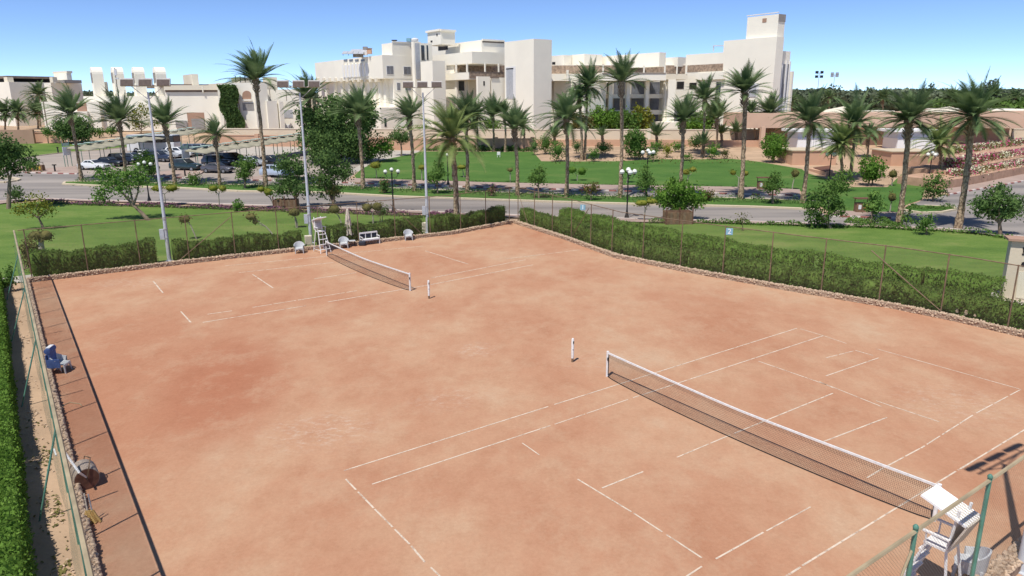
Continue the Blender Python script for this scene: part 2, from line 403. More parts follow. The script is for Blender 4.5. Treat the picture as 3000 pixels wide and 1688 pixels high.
# clay court
def flat(name, pts, m, lift):
    bm = bmesh.new(); vs = [bm.verts.new((p.x, p.y, lift)) for p in pts]; f = bm.faces.new(vs)
    if f.normal.z < 0: f.normal_flip()
    bmesh.ops.triangulate(bm, faces=bm.faces); me = bpy.data.meshes.new(name); bm.to_mesh(me); bm.free(); me.materials.append(M[m])
    return tag(new_obj(name, me), kind='structure')
flat('clay_court', [cu(-6.7, 15.2), *far_line, *RW, cu(33, 15.2)], 'clay', .02)
# --- sheets (photo outlines dropped on the terrain)
sheet('lawn', [(-700, 900), (70, 812), (222, 806), (500, 770), (1000, 715), (1300, 680), (1470, 655), (1440, 640), (1250, 634), (1116, 627), (1010, 619), (750, 611), (450, 600), (264, 597), (124, 590), (60, 596), (-700, 610)], 'lawn', .02)
sheet('lawn', [(1660, 650), (1900, 654), (2100, 655), (2366, 663), (2560, 668), (2745, 678), (2860, 686), (3000, 706), (3500, 770), (3500, 1100), (3000, 985), (2600, 895), (2300, 844), (1800, 750), (1650, 700)], 'lawn', .02)
sheet('road', [(-700, 620), (0, 592), (124, 583), (264, 588), (450, 593), (750, 603), (1010, 611), (1116, 616), (1400, 628), (1660, 638), (1940, 646), (2100, 648), (2366, 656), (2560, 660), (2745, 671), (2860, 679), (3000, 697), (3500, 765),
  (3600, 455), (3000, 532), (2790, 570), (2700, 588), (2655, 606), (2628, 641), (2480, 637), (2420, 632), (2380, 604), (2343, 574), (2200, 571), (1773, 560), (1424, 551), (1004, 537), (731, 529), (546, 523), (450, 520), (227, 511), (22, 506), (-700, 500)], 'asphalt', .01)
sheet('parking_lot', [(-700, 500), (-700, 470), (60, 467), (105, 458), (190, 448), (300, 440), (400, 430), (480, 420), (640, 422), (870, 424), (1060, 440), (1237, 442), (1209, 451), (1104, 473), (1045, 505), (1004, 537), (731, 529), (546, 523), (450, 520), (227, 511), (22, 506)], 'lot', .008)
sheet('path', [(1030, 500), (1075, 470), (1144, 441), (1240, 441), (1209, 452), (1104, 474), (1050, 503)], 'concrete', .02)
sheet('path', [(633, 448), (640, 425), (870, 426), (900, 440), (880, 452), (760, 456)], 'concrete', .02)
sheet('lawn', [(-700, 440), (-700, 424), (105, 421), (180, 420), (330, 418), (420, 420), (400, 428), (300, 438), (190, 446), (105, 456), (60, 465), (-700, 470)], 'lawn', .03)
sheet('pavement', [(1000, 537), (1010, 528), (1045, 525), (1352, 534), (1400, 536), (1800, 545), (2200, 551), (2343, 558), (2343, 574), (2200, 571), (1773, 560), (1424, 551), (1004, 537.5)], 'pavement', .13)
sheet('pavement', [(2440, 620), (2476, 621), (2640, 626), (2628, 641), (2480, 637), (2430, 632)], 'pavement', .13)
sheet('pavement', [(425, 520), (440, 508), (560, 496), (600, 500), (592, 510), (546, 523), (450, 520)], 'pavement', .13)
sheet('pavement', [(722, 528), (735, 520), (790, 518), (800, 530)], 'pavement', .13)
sheet('pavement', [(-300, 503), (-300, 484), (60, 488), (120, 497), (222, 489), (230, 505), (227, 511), (22, 506)], 'pavement', .13)
sheet('pavement', [(2790, 570), (2745, 560), (2818, 549), (3000, 512), (3500, 440), (3500, 462), (3000, 532)], 'pavement', .13)
sheet('pavement', [(-700, 632), (0, 600), (60, 592), (124, 586), (264, 593), (450, 597), (750, 608), (1010, 617), (1116, 623), (1400, 633), (1500, 640), (1660, 650), (1940, 655), (2100, 655), (2366, 663), (2560, 668), (2745, 678), (2860, 686), (3000, 706), (3500, 775), (3500, 763), (3000, 696), (2860, 678), (2745, 670), (2560, 660), (2366, 656), (2100, 648), (1940, 646), (1660, 638), (1400, 628), (1116, 616), (1010, 611), (750, 603), (450, 593), (264, 588), (124, 582), (0, 590), (-700, 618)], 'pavement', .12)
MED_N = [(186, 541), (280, 546), (512, 552), (700, 562), (948, 566), (1166, 578), (1352, 584), (1648, 594), (1866, 600), (2200, 608), (2400, 616)]
MED_F = [(2400, 594), (2358, 591), (2100, 582), (1912, 581), (1773, 578), (1445, 566), (1166, 555), (995, 547), (750, 545), (500, 541), (300, 534), (200, 533)]
sheet('median_strip', MED_N + MED_F, 'lawn_deep', .14)
sheet('median_strip', [(2650, 618), (2700, 626), (2800, 616), (2790, 609), (2707, 605), (2660, 606)], 'lawn_deep', .14)
sheet('lawn', [(1045, 525), (1038, 515), (1060, 495), (1104, 473), (1209, 451), (1237, 444), (1445, 445), (1561, 445), (1586, 473), (1655, 474), (1816, 473), (1928, 467), (2022, 468), (2145, 466), (2228, 475), (2284, 485), (2349, 496), (2365, 508), (2440, 530), (2470, 556), (2500, 549), (2600, 549), (2640, 512), (2712, 548), (2700, 586), (2655, 600), (2636, 625), (2476, 621), (2430, 618), (2390, 600), (2343, 558), (2200, 551), (1800, 545), (1352, 534)], 'lawn_deep', .03)
sheet('sand', [(2470, 556), (2475, 515), (2520, 500), (2620, 505), (2600, 549), (2500, 549)], 'sand', .035)
flat('sand', [cu(-6.7, 16), cu(-6.9, -34), cu(-10, -34), cu(-10, 16)], 'sand', .012)
flat('path', [cu(-10.3, 16), cu(-10.3, -33), cu(-14, -33), cu(-14, 16)], 'concrete', .016)
flat('path', [cu(-8.6, -34.2), cu(-4.9, -34.2), cu(-4.7, -36.3), cu(-9.5, -36.3)], 'concrete', .05)
flat('path', [cu(3.0, -34.0), cu(4.7, -34.0), cu(4.3, -36.4), cu(3.0, -36.4)], 'concrete', .05)
flat('path', [at(2880, 868), at(2930, 852), at(3300, 900), at(3300, 960), at(3000, 900)], 'concrete', .05)
flat('path', [cu(5, 14.5), cu(30, 14.5), cu(30, 15.2), cu(5, 15.2)], 'concrete', .05)

# kerbs
def kerb(pts, m, wdt=.22, h=.15, stripes=False, step=.9):
    P = []
    for a, b in zip(pts, pts[1:]):
        n = max(1, int(math.hypot(b[0] - a[0], b[1] - a[1]) / 25)); P += [at(a[0] + (b[0] - a[0]) * k / n, a[1] + (b[1] - a[1]) * k / n) for k in range(n)]
    P.append(at(*pts[-1])); mbs = [MB(), MB()]; acc = 0; i = 0; pos = P[0]
    for a, b in zip(P, P[1:]):
        d = (b - a); L = d.length; s = 0
        while s < L - 1e-6:
            e = min(L, s + step - acc); p0 = a + d * (s / L); p1 = a + d * (e / L); nv = Vector((-d.y, d.x, 0)).normalized() * wdt / 2
            pr = [(p0 - nv), (p1 - nv), (p1 + nv), (p0 + nv)]
            mbs[i % 2 if stripes else 0].prism([(q.x, q.y) for q in pr], [g(q.y) - .05 for q in pr], [g(q.y) + h for q in pr])
            acc += e - s; s = e
            if acc >= step - 1e-6: acc = 0; i += 1
    for mb_, mm in zip(mbs, [m, 'kerb_red']):
        if mb_.v: tag(mb_.build('kerb', mm), kind='structure')
kerb([(-100, 503), (22, 506), (227, 511)], 'kerb_white', stripes=True)
kerb([(430, 520), (546, 523)], 'kerb_white', stripes=True)
kerb([(722, 529), (860, 532), (1004, 537), (1424, 551), (1773, 560), (2200, 571), (2343, 574)], 'kerb_white', stripes=True)
kerb([(2430, 634), (2480, 637), (2628, 641)], 'kerb_white', stripes=True)
kerb([(2760, 577), (2790, 570), (3000, 532), (3300, 495)], 'kerb_white', stripes=True)
kerb([(545, 522), (560, 510), (600, 500), (640, 497)], 'kerb_white', stripes=True)
kerb([(60, 467), (105, 458), (190, 448), (300, 440), (400, 430)], 'kerb_cream')
kerb(MED_N, 'kerb_cream', .5, .17)
kerb([(186, 541), (192, 535)] + MED_F[::-1][1:], 'kerb_cream', .3, .17)
kerb([(2650, 618), (2700, 626), (2760, 624), (2800, 616), (2790, 609), (2707, 605)], 'kerb_cream', .3, .17)
kerb([(0, 590), (124, 583), (264, 588), (450, 593), (750, 603), (1010, 611), (1116, 616), (1400, 628), (1660, 638), (1940, 646), (2100, 648), (2366, 656), (2560, 660), (2745, 671), (2860, 679), (3000, 697)], 'kerb_white', .2, .13)
kerb([(-300, 520), (15, 521), (45, 525), (56, 528), (45, 532), (15, 536), (-300, 545)], 'kerb_cream', .5, .2)
# oval of planting inside the left island
# ------------------------------------------------------------------ court lines (worn chalk, with the gaps of the photo)
lines = MB(); rl = random.Random(5)
def cline(x0, y0, x1, y1, wear=0.0, wd=.055):
    a, b = at(x0, y0), at(x1, y1); d = b - a; L = d.length; d.normalize(); nv = Vector((-d.y, d.x, 0)); s = 0
    while s < L:
        ln = rl.uniform(.5, 2.2) if wear else L
        e = min(L, s + ln); ww = wd * (1 - .4 * wear * rl.random()) / 2
        p, q = a + d * s, a + d * e
        lines.quad(*[(v.x, v.y, .026) for v in (p - nv * ww, q - nv * ww, q + nv * ww, p + nv * ww)])
        s = e + (rl.uniform(.05, .6) * max(0, wear - .25) if wear else .01)
for a in [(1008, 1381, 1606, 1193, .1), (1624, 1187, 2335, 963, 0), (1090, 1421, 1612, 1249, .25), (1625, 1245, 1873, 1161, .7), (1880, 1159, 2412, 985, 0),
          (1013, 1406, 1095, 1491, .9), (1098, 1494, 1200, 1597, .5), (1205, 1602, 1245, 1650, 1.2), (1262, 1665, 1290, 1692, .4), (1290, 1692, 1340, 1750, .3),
          (1692, 1406, 1850, 1502, .12), (1855, 1505, 2056, 1637, .7), (1530, 1300, 1580, 1335, .6), (1764, 1432, 1884, 1384, .5), (1983, 1342, 2140, 1276, .6), (2150, 1272, 2440, 1154, .1),
          (2222, 1060, 2430, 1132, 0), (2430, 1132, 2582, 1193, .2), (2566, 1176, 2752, 1238, .3), (2345, 965, 2412, 985, .5), (2412, 985, 2480, 1008, .9), (2566, 1023, 2985, 1141, .15),
          (2990, 1143, 2860, 1212, .6), (2850, 1218, 2698, 1315, .6), (2695, 1316, 2598, 1368, .5), (2590, 1372, 2540, 1402, .3), (2097, 1640, 2240, 1560, .7), (2245, 1558, 2388, 1480, .9),
          (3000, 1262, 2806, 1380, .25), (2800, 1383, 2642, 1481, .35), (2640, 1482, 2350, 1660, .4), (2345, 1664, 2250, 1725, .3), (2010, 1692, 2056, 1662, .4), (3040, 1240, 3000, 1262, 0),
          (2500, 1030, 2420, 1050, 1.0), (2505, 1028, 2557, 1043, .5), (2574, 1050, 2420, 1103, .2), (2598, 1225, 2412, 1296, .1), (2400, 1120, 2440, 1138, .8)]:
    cline(*a)
# far court, much fainter
for a in [(594, 946, 897, 897, .5), (960, 886, 1258, 836, .2), (1262, 835, 1561, 777, .25), (608, 922, 680, 912, .7), (740, 902, 1046, 853, .9), (1262, 816, 1540, 762, .6),
          (449, 825, 478, 860, .3), (530, 914, 559, 946, .6), (740, 805, 800, 845, 1.2), (1246, 736, 1372, 775, .5), (660, 780, 958, 752, .9), (700, 800, 978, 770, .8), (920, 818, 1044, 800, .5), (970, 748, 1240, 722, 1.1), (1700, 733, 1480, 760, 1.5)]:
    cline(*a[:4], a[4] * .5, wd=.085)
mat('chalk', (.66, .55, .43), .9, .14, 4)
def wear_chalk():
    t = M['chalk'].node_tree; n = t.nodes; L = t.links; tc = n.new('ShaderNodeTexCoord')
    a = n.new('ShaderNodeTexNoise'); a.inputs['Scale'].default_value = 2.6; a.inputs['Detail'].default_value = 10; a.inputs['Roughness'].default_value = .8; L.new(tc.outputs['Object'], a.inputs['Vector'])
    r = n.new('ShaderNodeValToRGB'); r.color_ramp.elements[0].position = .36; r.color_ramp.elements[0].color = (.15, .15, .15, 1); r.color_ramp.elements[1].position = .50; r.color_ramp.elements[1].color = (.95, .95, .95, 1); L.new(a.outputs['Fac'], r.inputs[0])
    tr = n.new('ShaderNodeBsdfTransparent'); mx = n.new('ShaderNodeMixShader'); L.new(r.outputs[0], mx.inputs[0]); L.new(tr.outputs[0], mx.inputs[1]); L.new(n['Principled BSDF'].outputs[0], mx.inputs[2]); L.new(mx.outputs[0], n['Material Output'].inputs['Surface'])
wear_chalk()
tag(lines.build('court_markings', 'chalk'), kind='structure')

# ------------------------------------------------------------------ buildings
HOT = {}
def fdir(ang): return Vector((math.cos(ang), math.sin(ang), 0))
def corner_block(mb, xl, xc, xr, D, yt, yb, ang=TH, yref=None):
    # box whose near vertical edge stands at pixel column xc and depth D; its left face runs back-left to column xl, its right face back-right to column xr
    yr = yt + 10 if yref is None else yref
    c = atD(xc, yr, D); r = fdir(ang); l = fdir(ang + math.pi / 2)
    def hit(x, d):
        q = ray(x, yr); m = q.x / q.y                      # X = m*Y
        return (m * c.y - c.x) / (d.x - m * d.y)
    tr = hit(xr, r); tl = hit(xl, l); zt = atD(xc, yt, D).z; zb = atD(xc, yb, D).z
    a = c + r * tr; b = c + l * tl; d = a + l * tl
    mb.prism([(c.x, c.y), (a.x, a.y), (d.x, d.y), (b.x, b.y)], zb, zt)
    return c, r, l, tr, tl, zb, zt
def on_face(mb, c, d, nrm, x0, x1, y0, y1, depth=.12, out=.06, yref=None):
    # a flat box on a facade plane through c along d, between pixel columns x0..x1 and rows y0..y1
    pts = []; yref = (y0 + min(y1, y0 + 90)) / 2 if yref is None else yref
    for x in (x0, x1):
        q = ray(x, yref); m = q.x / q.y; t = (m * c.y - c.x) / (d.x - m * d.y); pts.append(c + d * t)
    ym = (pts[0].y + pts[1].y) / 2; zt = atD((x0 + x1) / 2, y0, ym).z; zb = atD((x0 + x1) / 2, y1, ym).z
    p, q = pts; n1 = nrm * out; n2 = nrm * (-depth)
    mb.prism([((p + n1).x, (p + n1).y), ((q + n1).x, (q + n1).y), ((q + n2).x, (q + n2).y), ((p + n2).x, (p + n2).y)], zb, zt)
def blk(root, specs, name='wall', m='cream_wall'):
    out = []
    for s in specs:
        mb = MB(); info = corner_block(mb, *s); mb.build(name, m, root, world=True); out.append(info)
    return out
def win(root, info, side, x0, x1, y0, y1, frame=True, m='glass_curtain', fm='white_paint', mull=1):
    c, r, l = info[0], info[1], info[2]; d, nrm = (r, -l) if side == 'R' else (l, -r)
    if frame:
        f = MB(); on_face(f, c, d, nrm, x0 - 1.2, x1 + 1.2, y0 - 1.2, y1 + 1.2, .1, .05); fo = f.build('window', fm, root, world=True)
        g_ = MB()
        for k in range(mull + 1):
            a = x0 + (x1 - x0) * k / (mull + 1) + .35; b = x0 + (x1 - x0) * (k + 1) / (mull + 1) - .35
            on_face(g_, c, d, nrm, a, b, y0, y1, .02, .09)
        g_.build('pane', m, fo, world=True)
    else:
        f = MB(); on_face(f, c, d, nrm, x0, x1, y0, y1, .1, .05); f.build('window', m, root, world=True)
def band(root, info, side, x0, x1, y0, y1, m, name, out=.08, depth=.2):
    c, r, l = info[0], info[1], info[2]; d, nrm = (r, -l) if side == 'R' else (l, -r)
    f = MB(); on_face(f, c, d, nrm, x0, x1, y0, y1, depth, out); return f.build(name, m, root, world=True)
hr = thing('hotel_building', at(1700, 378), 'large cream white hotel of stacked flat-roofed blocks with a square tower at its right end', 'hotel')
# left wing: overhanging hall on a colonnade
A = blk(hr, [(921, 1120, 1212, 163, 161, 230)])[0]
Aset = blk(hr, [(930, 1128, 1212, 166, 228, 378)])[0]
mbk = [(930 + k * 17.0) for k in range(12)]
for k, x in enumerate(mbk):
    if x < 1116: band(hr, A, 'L', x, x + 6, 229, 240, 'cream_wall2', 'bracket', .25, .6)
for x in (960, 985, 1008, 1030, 1050, 1070, 1088, 1104, 1118):
    band(hr, Aset, 'L', x, x + 4.5, 236, 330, 'cream_wall', 'column', .7, .2)
band(hr, A, 'L', 1006, 1080, 188, 226, 'white_paint', 'screen', .18)
for x in (1008, 1024, 1041, 1058): band(hr, A, 'L', x, x + 10, 174, 180, 'glass_curtain', 'window', .1)
for x in (1010, 1020, 1030, 1040, 1050, 1060, 1070): band(hr, A, 'L', x, x + 2, 184, 226, 'cream_wall', 'screen', .35)
B = blk(hr, [(1118, 1149, 1212, 164.5, 125, 378)])[0]
band(hr, B, 'R', 1149, 1211, 122.5, 126, 'cream_wall2', 'parapet', .12)
for a in ((1133, 1152, 194, 217), (1183, 1203, 196, 218)): win(hr, A, 'R', *a)
for a in ((1163, 1172, 243, 264), (1187, 1203, 243, 265)): win(hr, B, 'R', *a)
Apl = blk(hr, [(940, 1114, 1240, 158, 315, 380)])[0]
band(hr, Apl, 'R', 1126, 1132, 346, 372, 'glass', 'door', .06)
# stair tower with louvres
Cb = blk(hr, [(1205, 1212, 1233, 163, 122, 378)])[0]
band(hr, Cb, 'R', 1217, 1230, 127, 232, 'louvre', 'louvre_panel', .06)
Cr = blk(hr, [(1225, 1232, 1266, 165, 126, 378)])[0]
band(hr, Cr, 'R', 1234, 1243, 133, 177, 'glass', 'window', .08); band(hr, Cr, 'R', 1250, 1254, 133, 176, 'glass', 'window', .08)
Cl = blk(hr, [(1232, 1267, 1304, 158, 178, 378)])[0]
# rooftop stair box
T = blk(hr, [(1252, 1291, 1333, 168, 88, 130)])[0]
band(hr, T, 'R', 1290, 1334, 87, 93, 'cream_wall', 'cornice', .35, .3); band(hr, T, 'L', 1250, 1291, 88, 94, 'cream_wall', 'cornice', .35, .3)
band(hr, T, 'L', 1279, 1282, 99, 106, 'dark', 'window', .05); band(hr, T, 'L', 1262, 1267, 119, 124, 'dark', 'window', .05)
# middle block
E1 = blk(hr, [(1262, 1411, 1480, 164, 117, 190)])[0]
E2 = blk(hr, [(1266, 1383, 1480, 159, 151, 186)])[0]
band(hr, E1, 'R', 1413, 1476, 116, 121, 'cream_wall', 'cornice', .25)
band(hr, E1, 'R', 1413, 1476, 122, 126, 'roof_brown', 'cornice', .05)
band(hr, E1, 'L', 1284, 1312, 129, 147, 'dark', 'opening', .05)
Em = blk(hr, [(1286, 1330, 1482, 166, 184, 378)])[0]
Eb = blk(hr, [(1295, 1373, 1480, 157, 212, 233)], 'balcony')[0]
band(hr, Em, 'R', 1332, 1480, 187, 212, 'lattice', 'balustrade', .05)
band(hr, Eb, 'R', 1375, 1478, 213, 231, 'lattice', 'balustrade', .05)
for x in (1303, 1334, 1366, 1420, 1460): band(hr, Eb, 'L' if x < 1370 else 'R', x, x + 3, 186, 213, 'cream_wall', 'post', .05)
band(hr, Eb, 'R', 1373, 1478, 211, 213, 'roof_brown', 'rail', .1)
Er = blk(hr, [(1301, 1335, 1400, 163, 233, 378)])[0]
win(hr, Er, 'R', 1343, 1360, 238, 266, m='glass', mull=0)
for y in (276, 320): band(hr, Er, 'R', 1336, 1396, y, y + 14, 'cream_wall', 'floor_slab', .6)
for y in (292, 336): band(hr, Er, 'R', 1345, 1392, y, y + 24, 'glass', 'window', .05)
for x in (1330, 1363): band(hr, Er, 'R', x + 4, x + 9, 234, 378, 'cream_wall', 'column', .6)
Fb = blk(hr, [(1395, 1400, 1436, 155, 224, 378)])[0]
band(hr, Fb, 'R', 1416, 1420, 238, 251, 'dark', 'window', .05)
Fb2 = blk(hr, [(1432, 1440, 1480, 157, 227, 378)])[0]
band(hr, Fb2, 'R', 1437, 1461, 225, 229, 'roof_brown', 'cornice', .2)
# big plain block
D = blk(hr, [(1478, 1564, 1617, 150, 113.5, 380)])[0]
for yy, k in ((0, 0),):
    band(hr, D, 'L', 1482, 1511, 195, 290, 'white_paint', 'window', .08); band(hr, D, 'L', 1485, 1504, 204, 288, 'louvre', 'shutter', .12); band(hr, D, 'L', 1484, 1505, 200, 203.5, 'dark', 'opening', .13)
# right wing with terrace
G0 = blk(hr, [(1600, 1652, 1675, 172, 161, 195)])[0]; G1 = blk(hr, [(1668, 1712, 1765, 170, 158, 195)])[0]
G2 = blk(hr, [(1752, 1932, 1951, 160, 153, 195)], 'wall')[0]; G3 = blk(hr, [(1930, 1986, 2014, 168, 167, 195)])[0]; G4 = blk(hr, [(1700, 1998, 2016, 172, 177, 240)])[0]
band(hr, G0, 'L', 1618, 1627, 182, 191, 'dark', 'window', .05)
def front_block(mb, x0, x1, D, yt, yb, dep, ang=.12):
    return corner_block(mb, x0 + .01, x0, x1, D, yt, yb, ang)
def fb(x0, x1, D, yt, yb, dep=5, name='wall', m='cream_wall', ang=0.10):
    c = atD(x0, yt + 10, D); r = fdir(ang); l = fdir(ang + math.pi / 2)
    q = ray(x1, yt + 10); k = q.x / q.y; t = (k * c.y - c.x) / (r.x - k * r.y)
    mb = MB(); a = c + r * t; zt = atD((x0 + x1) / 2, yt, (c.y + a.y) / 2).z; zb = atD((x0 + x1) / 2, yb, (c.y + a.y) / 2).z
    mb.prism([(c.x, c.y), (a.x, a.y), ((a + l * dep).x, (a + l * dep).y), ((c + l * dep).x, (c + l * dep).y)], zb, zt)
    mb.build(name, m, hr, world=True); return (c, r, l, t, dep, zb, zt)
W0 = fb(1606, 2016, 166, 190, 240, 6)
band(hr, W0, 'R', 1612, 2012, 192, 216, 'lattice', 'balustrade', .1)
W1 = fb(1612, 1716, 158, 217, 237, 8, 'balcony'); fb(1660, 1666, 157.5, 205, 237, .5, 'post')
W2 = fb(1762, 1952, 155, 213, 236, 10, 'balcony'); W3 = fb(1952, 2014, 158, 217, 233, 8, 'balcony', 'cream_wall2')
for x in (1765, 1825, 1885, 1946): band(hr, W2, 'R', x, x + 4, 192, 214, 'cream_wall', 'post', .05)
for x in (1982, 2010): band(hr, W3, 'R', x, x + 3, 192, 218, 'cream_wall', 'post', .05)
band(hr, W2, 'R', 1764, 1950, 213.5, 215.5, 'roof_brown', 'rail', .12)
W4 = fb(1610, 2130, 166, 233, 380, 6, 'wall')
W5 = fb(1712, 1776, 155, 234, 380, 10, 'wall', 'cream_wall', TH)
for (x0, x1) in ((1798, 1836), (1850, 1892), (1905, 1948)):
    for (y0, y1) in ((241, 276), (289, 322), (337, 357)): win(hr, W4, 'R', x0, x1, y0, y1, m='glass_curtain', fm='roof_grey', mull=1)
win(hr, W4, 'R', 1636, 1669, 245, 278, m='glass', fm='roof_grey'); win(hr, W4, 'R', 1636, 1669, 336, 362, m='glass', fm='roof_grey')
for y0, y1 in ((243, 277), (289, 313)): win(hr, W4, 'R', 1777, 1783, y0, y1, m='dark', fm='roof_grey', mull=0)
for y0, y1 in ((276, 288), (323, 336)): fb(1786, 1952, 160, y0, y1, 4, 'floor_slab')
for x0, x1 in ((1785, 1796), (1837, 1848), (1893, 1903), (1949, 1957)): fb(x0, x1, 159, 234, 372, 1.2, 'column')
fb(1958, 1980, 158, 233, 362, 6, 'wall')
fb(1940, 2010, 155, 358, 378, 6, 'terrace')
for y0, y1 in ((240, 260), (336, 358)): win(hr, W4, 'R', 1983, 2003, y0, y1, m='dark', fm='roof_grey', mull=0); win(hr, W4, 'R', 2020, 2040, y0, y1, m='dark', fm='roof_grey', mull=0)
win(hr, W4, 'R', 2098, 2114, 236, 276, m='glass', fm='roof_grey')
# right end: wing, tall block and tower
H1 = blk(hr, [(2010, 2122, 2128, 156, 153, 240)])[0]
band(hr, H1, 'L', 2014, 2118, 189, 210, 'lattice', 'balustrade', .05)
Hb = blk(hr, [(2038, 2119, 2126, 155, 211, 232)], 'balcony')[0]
H2 = blk(hr, [(2121, 2276, 2297, 146, 107, 380)])[0]
H3 = blk(hr, [(2190, 2281, 2301, 147, 41, 110)], 'tower')[0]
band(hr, H3, 'L', 2189, 2281, 40, 43, 'white_paint', 'parapet', .1); band(hr, H3, 'R', 2281, 2301, 42, 64, 'roof_grey', 'grey_panel', .1)  # plain grey panel across the upper right face of the tower
band(hr, H3, 'L', 2234, 2246, 54, 66, 'brown_wall', 'window', .05)
H4 = blk(hr, [(2275, 2284, 2316, 150, 149, 378)])[0]
for x0, x1 in ((2289, 2297), (2303, 2307)): band(hr, H4, 'R', x0, x1, 188, 300, 'glass_curtain', 'window', .05)
for x0, x1 in ((2285, 2288), (2298, 2301), (2308, 2310)): band(hr, H4, 'R', x0, x1, 180, 330, 'white_paint', 'pilaster', .3)
H5 = blk(hr, [(2306, 2321, 2326, 158, 209, 378)])[0]
band(hr, H2, 'L', 2193, 2222, 244, 284, 'white_paint', 'window', .06); band(hr, H2, 'L', 2196, 2216, 248, 284, 'louvre', 'shutter', .1)
fr = MB(); p = atD(2090, 151, 160); q = atD(2121, 151, 160)
for a in (p, q): fr.box((a.x, a.y, a.z + .55), (.18, .18, 1.2))
fr.box(((p.x + q.x) / 2, p.y, p.z + 1.15), (abs(q.x - p.x) + .2, .8, .15)); fr.build('roof_frame', 'white_paint', hr, world=True)
# things standing on the hotel's roofs
def rooftop(name, x0, x1, y0, y1, D, m, label, cat, group=None, dep=1.6):
    a = atD(x0, y1, D); b = atD(x1, y0, D); t = thing(name, ((a.x + b.x) / 2, D, a.z), label, cat, group)
    return t, abs(b.x - a.x), abs(b.z - a.z)
t, w_, h_ = rooftop('solar_panel', 1003, 1066, 151, 160, 168, 'glass', 'long dark tilted solar panel row on the hotel roof left of the red box', 'solar panel')
mb = MB()
for k in range(4): mb.box((-w_ / 2 + w_ * (k + .5) / 4, 0, h_ * .62), (w_ / 4 - .1, 1.9, .08), tilt=.35)
mb.build('panel', 'louvre', t)
for k in range(5): MB().tube([(-w_ / 2 + w_ * k / 4, .7, -.2), (-w_ / 2 + w_ * k / 4, .7, h_)], .05, 5).build('stand', 'dark', t)
t, w_, h_ = rooftop('solar_panel', 1028, 1066, 146, 153, 170, 'louvre', 'pale grey upper solar panel behind the longer dark row on the hotel roof', 'solar panel')
MB().box((0, 0, h_ * .5), (w_, 2, .1), tilt=.4).build('panel', 'louvre', t); MB().box((0, .6, -.5), (w_ * .8, .2, 1.2)).build('stand', 'roof_grey', t)
t, w_, h_ = rooftop('roof_unit', 1077, 1088, 143, 158, 168, 'brown_wall', 'small red brick box with a vent on the hotel roof beside the solar panels', 'roof box')
MB().box((0, 0, h_ / 2), (w_, 1.4, h_), taper=.96).build('casing', 'orange_wall', t); MB().box((0, 0, h_ + .05), (w_ * 1.15, 1.6, .12)).build('lid', 'roof_grey', t)
t, w_, h_ = rooftop('roof_unit', 1064, 1076, 137, 146, 169, 'dark', 'dark grey cooling unit standing above the white box on the hotel roof', 'cooling unit')
MB().box((0, 0, h_ / 2), (w_, 1, h_)).build('casing', 'roof_grey', t); MB().box((0, 0, -.6), (w_ * .9, 1, 1.1)).build('base', 'white_paint', t)
t, w_, h_ = rooftop('water_tank', 1205, 1226, 112, 123, 166, 'white_paint', 'round white water tank on the hotel roof left of the stair box', 'water tank')
MB().lathe([(w_ / 2 * .9, 0), (w_ / 2, .15), (w_ / 2, h_ * .75), (w_ * .3, h_)], n=18).build('tank', 'white_paint', t, smooth=True); MB().tube([(0, 0, h_), (0, 0, h_ + .2)], .12, 8).build('cap', 'louvre', t)
t, w_, h_ = rooftop('water_tank', 1191, 1204, 112, 122, 167, 'blue', 'pale blue square water tank beside the round white one on the hotel roof', 'water tank')
MB().box((0, 0, h_ / 2), (w_, 1.2, h_)).build('tank', 'sign_blue', t, bevel=.05); MB().box((0, 0, h_ + .04), (w_ * .5, .6, .08)).build('cap', 'louvre', t)
t, w_, h_ = rooftop('roof_unit', 1148, 1163, 117, 122, 166, 'dark', 'flat black vent cowl on the hotel roof above the left corner block', 'roof vent')
MB().box((0, 0, h_ * .7), (w_, 1, h_ * .5)).build('hood', 'dark', t); MB().tube([(0, 0, -.2), (0, 0, h_ * .6)], .25, 8).build('duct', 'roof_grey', t)

# --- low cream building on the left, with four rounded wind catchers
lb = thing('hall_building', at(520, 384), 'long low cream building with four rounded wind towers behind the car park', 'building')
def lblk(x0, x1, D, yt, yb, dep, m='cream_wall', name='wall', ang=.12):
    c = atD(x0, yt + 10, D); r = fdir(ang); l = fdir(ang + math.pi / 2); q = ray(x1, yt + 10); k = q.x / q.y; t = (k * c.y - c.x) / (r.x - k * r.y)
    mb = MB(); a = c + r * t; ym = (c.y + a.y) / 2; zt = atD((x0 + x1) / 2, yt, ym).z; zb = atD((x0 + x1) / 2, yb, ym).z
    mb.prism([(c.x, c.y), (a.x, a.y), ((a + l * dep).x, (a + l * dep).y), ((c + l * dep).x, (c + l * dep).y)], zb, zt); mb.build(name, m, lb, world=True); return (c, r, l, t, dep, zb, zt)
L1 = lblk(122, 290, 158, 298, 384, 10); L1b = lblk(176, 256, 157.6, 327, 384, 2); band(lb, L1, 'R', 225, 254, 302, 327, 'brown_wall', 'opening', .05)
band(lb, L1, 'R', 131, 134, 298, 370, 'roof_brown', 'groove', .04)
L2 = lblk(245, 485, 163, 282, 384, 12); L2b = lblk(256, 500, 160, 329, 384, 2)
L3 = lblk(482, 640, 157, 252, 384, 14); band(lb, L3, 'R', 482, 639, 250, 264, 'cream_wall2', 'coping', .5); band(lb, L3, 'R', 484, 638, 264, 270, 'roof_brown', 'shadow_slot', .05); band(lb, L3, 'R', 594, 597, 252, 271, 'cream_wall', 'pier', .55)  # the dark brown strip below the coping is its shadow painted on
band(lb, L3, 'R', 550, 600, 330, 378, 'brown_wall', 'recess', .03); band(lb, L3, 'R', 562, 600, 348, 378, 'roof_grey', 'door', .12); band(lb, L3, 'R', 516, 549, 355, 374, 'roof_grey', 'notice_board', .3)
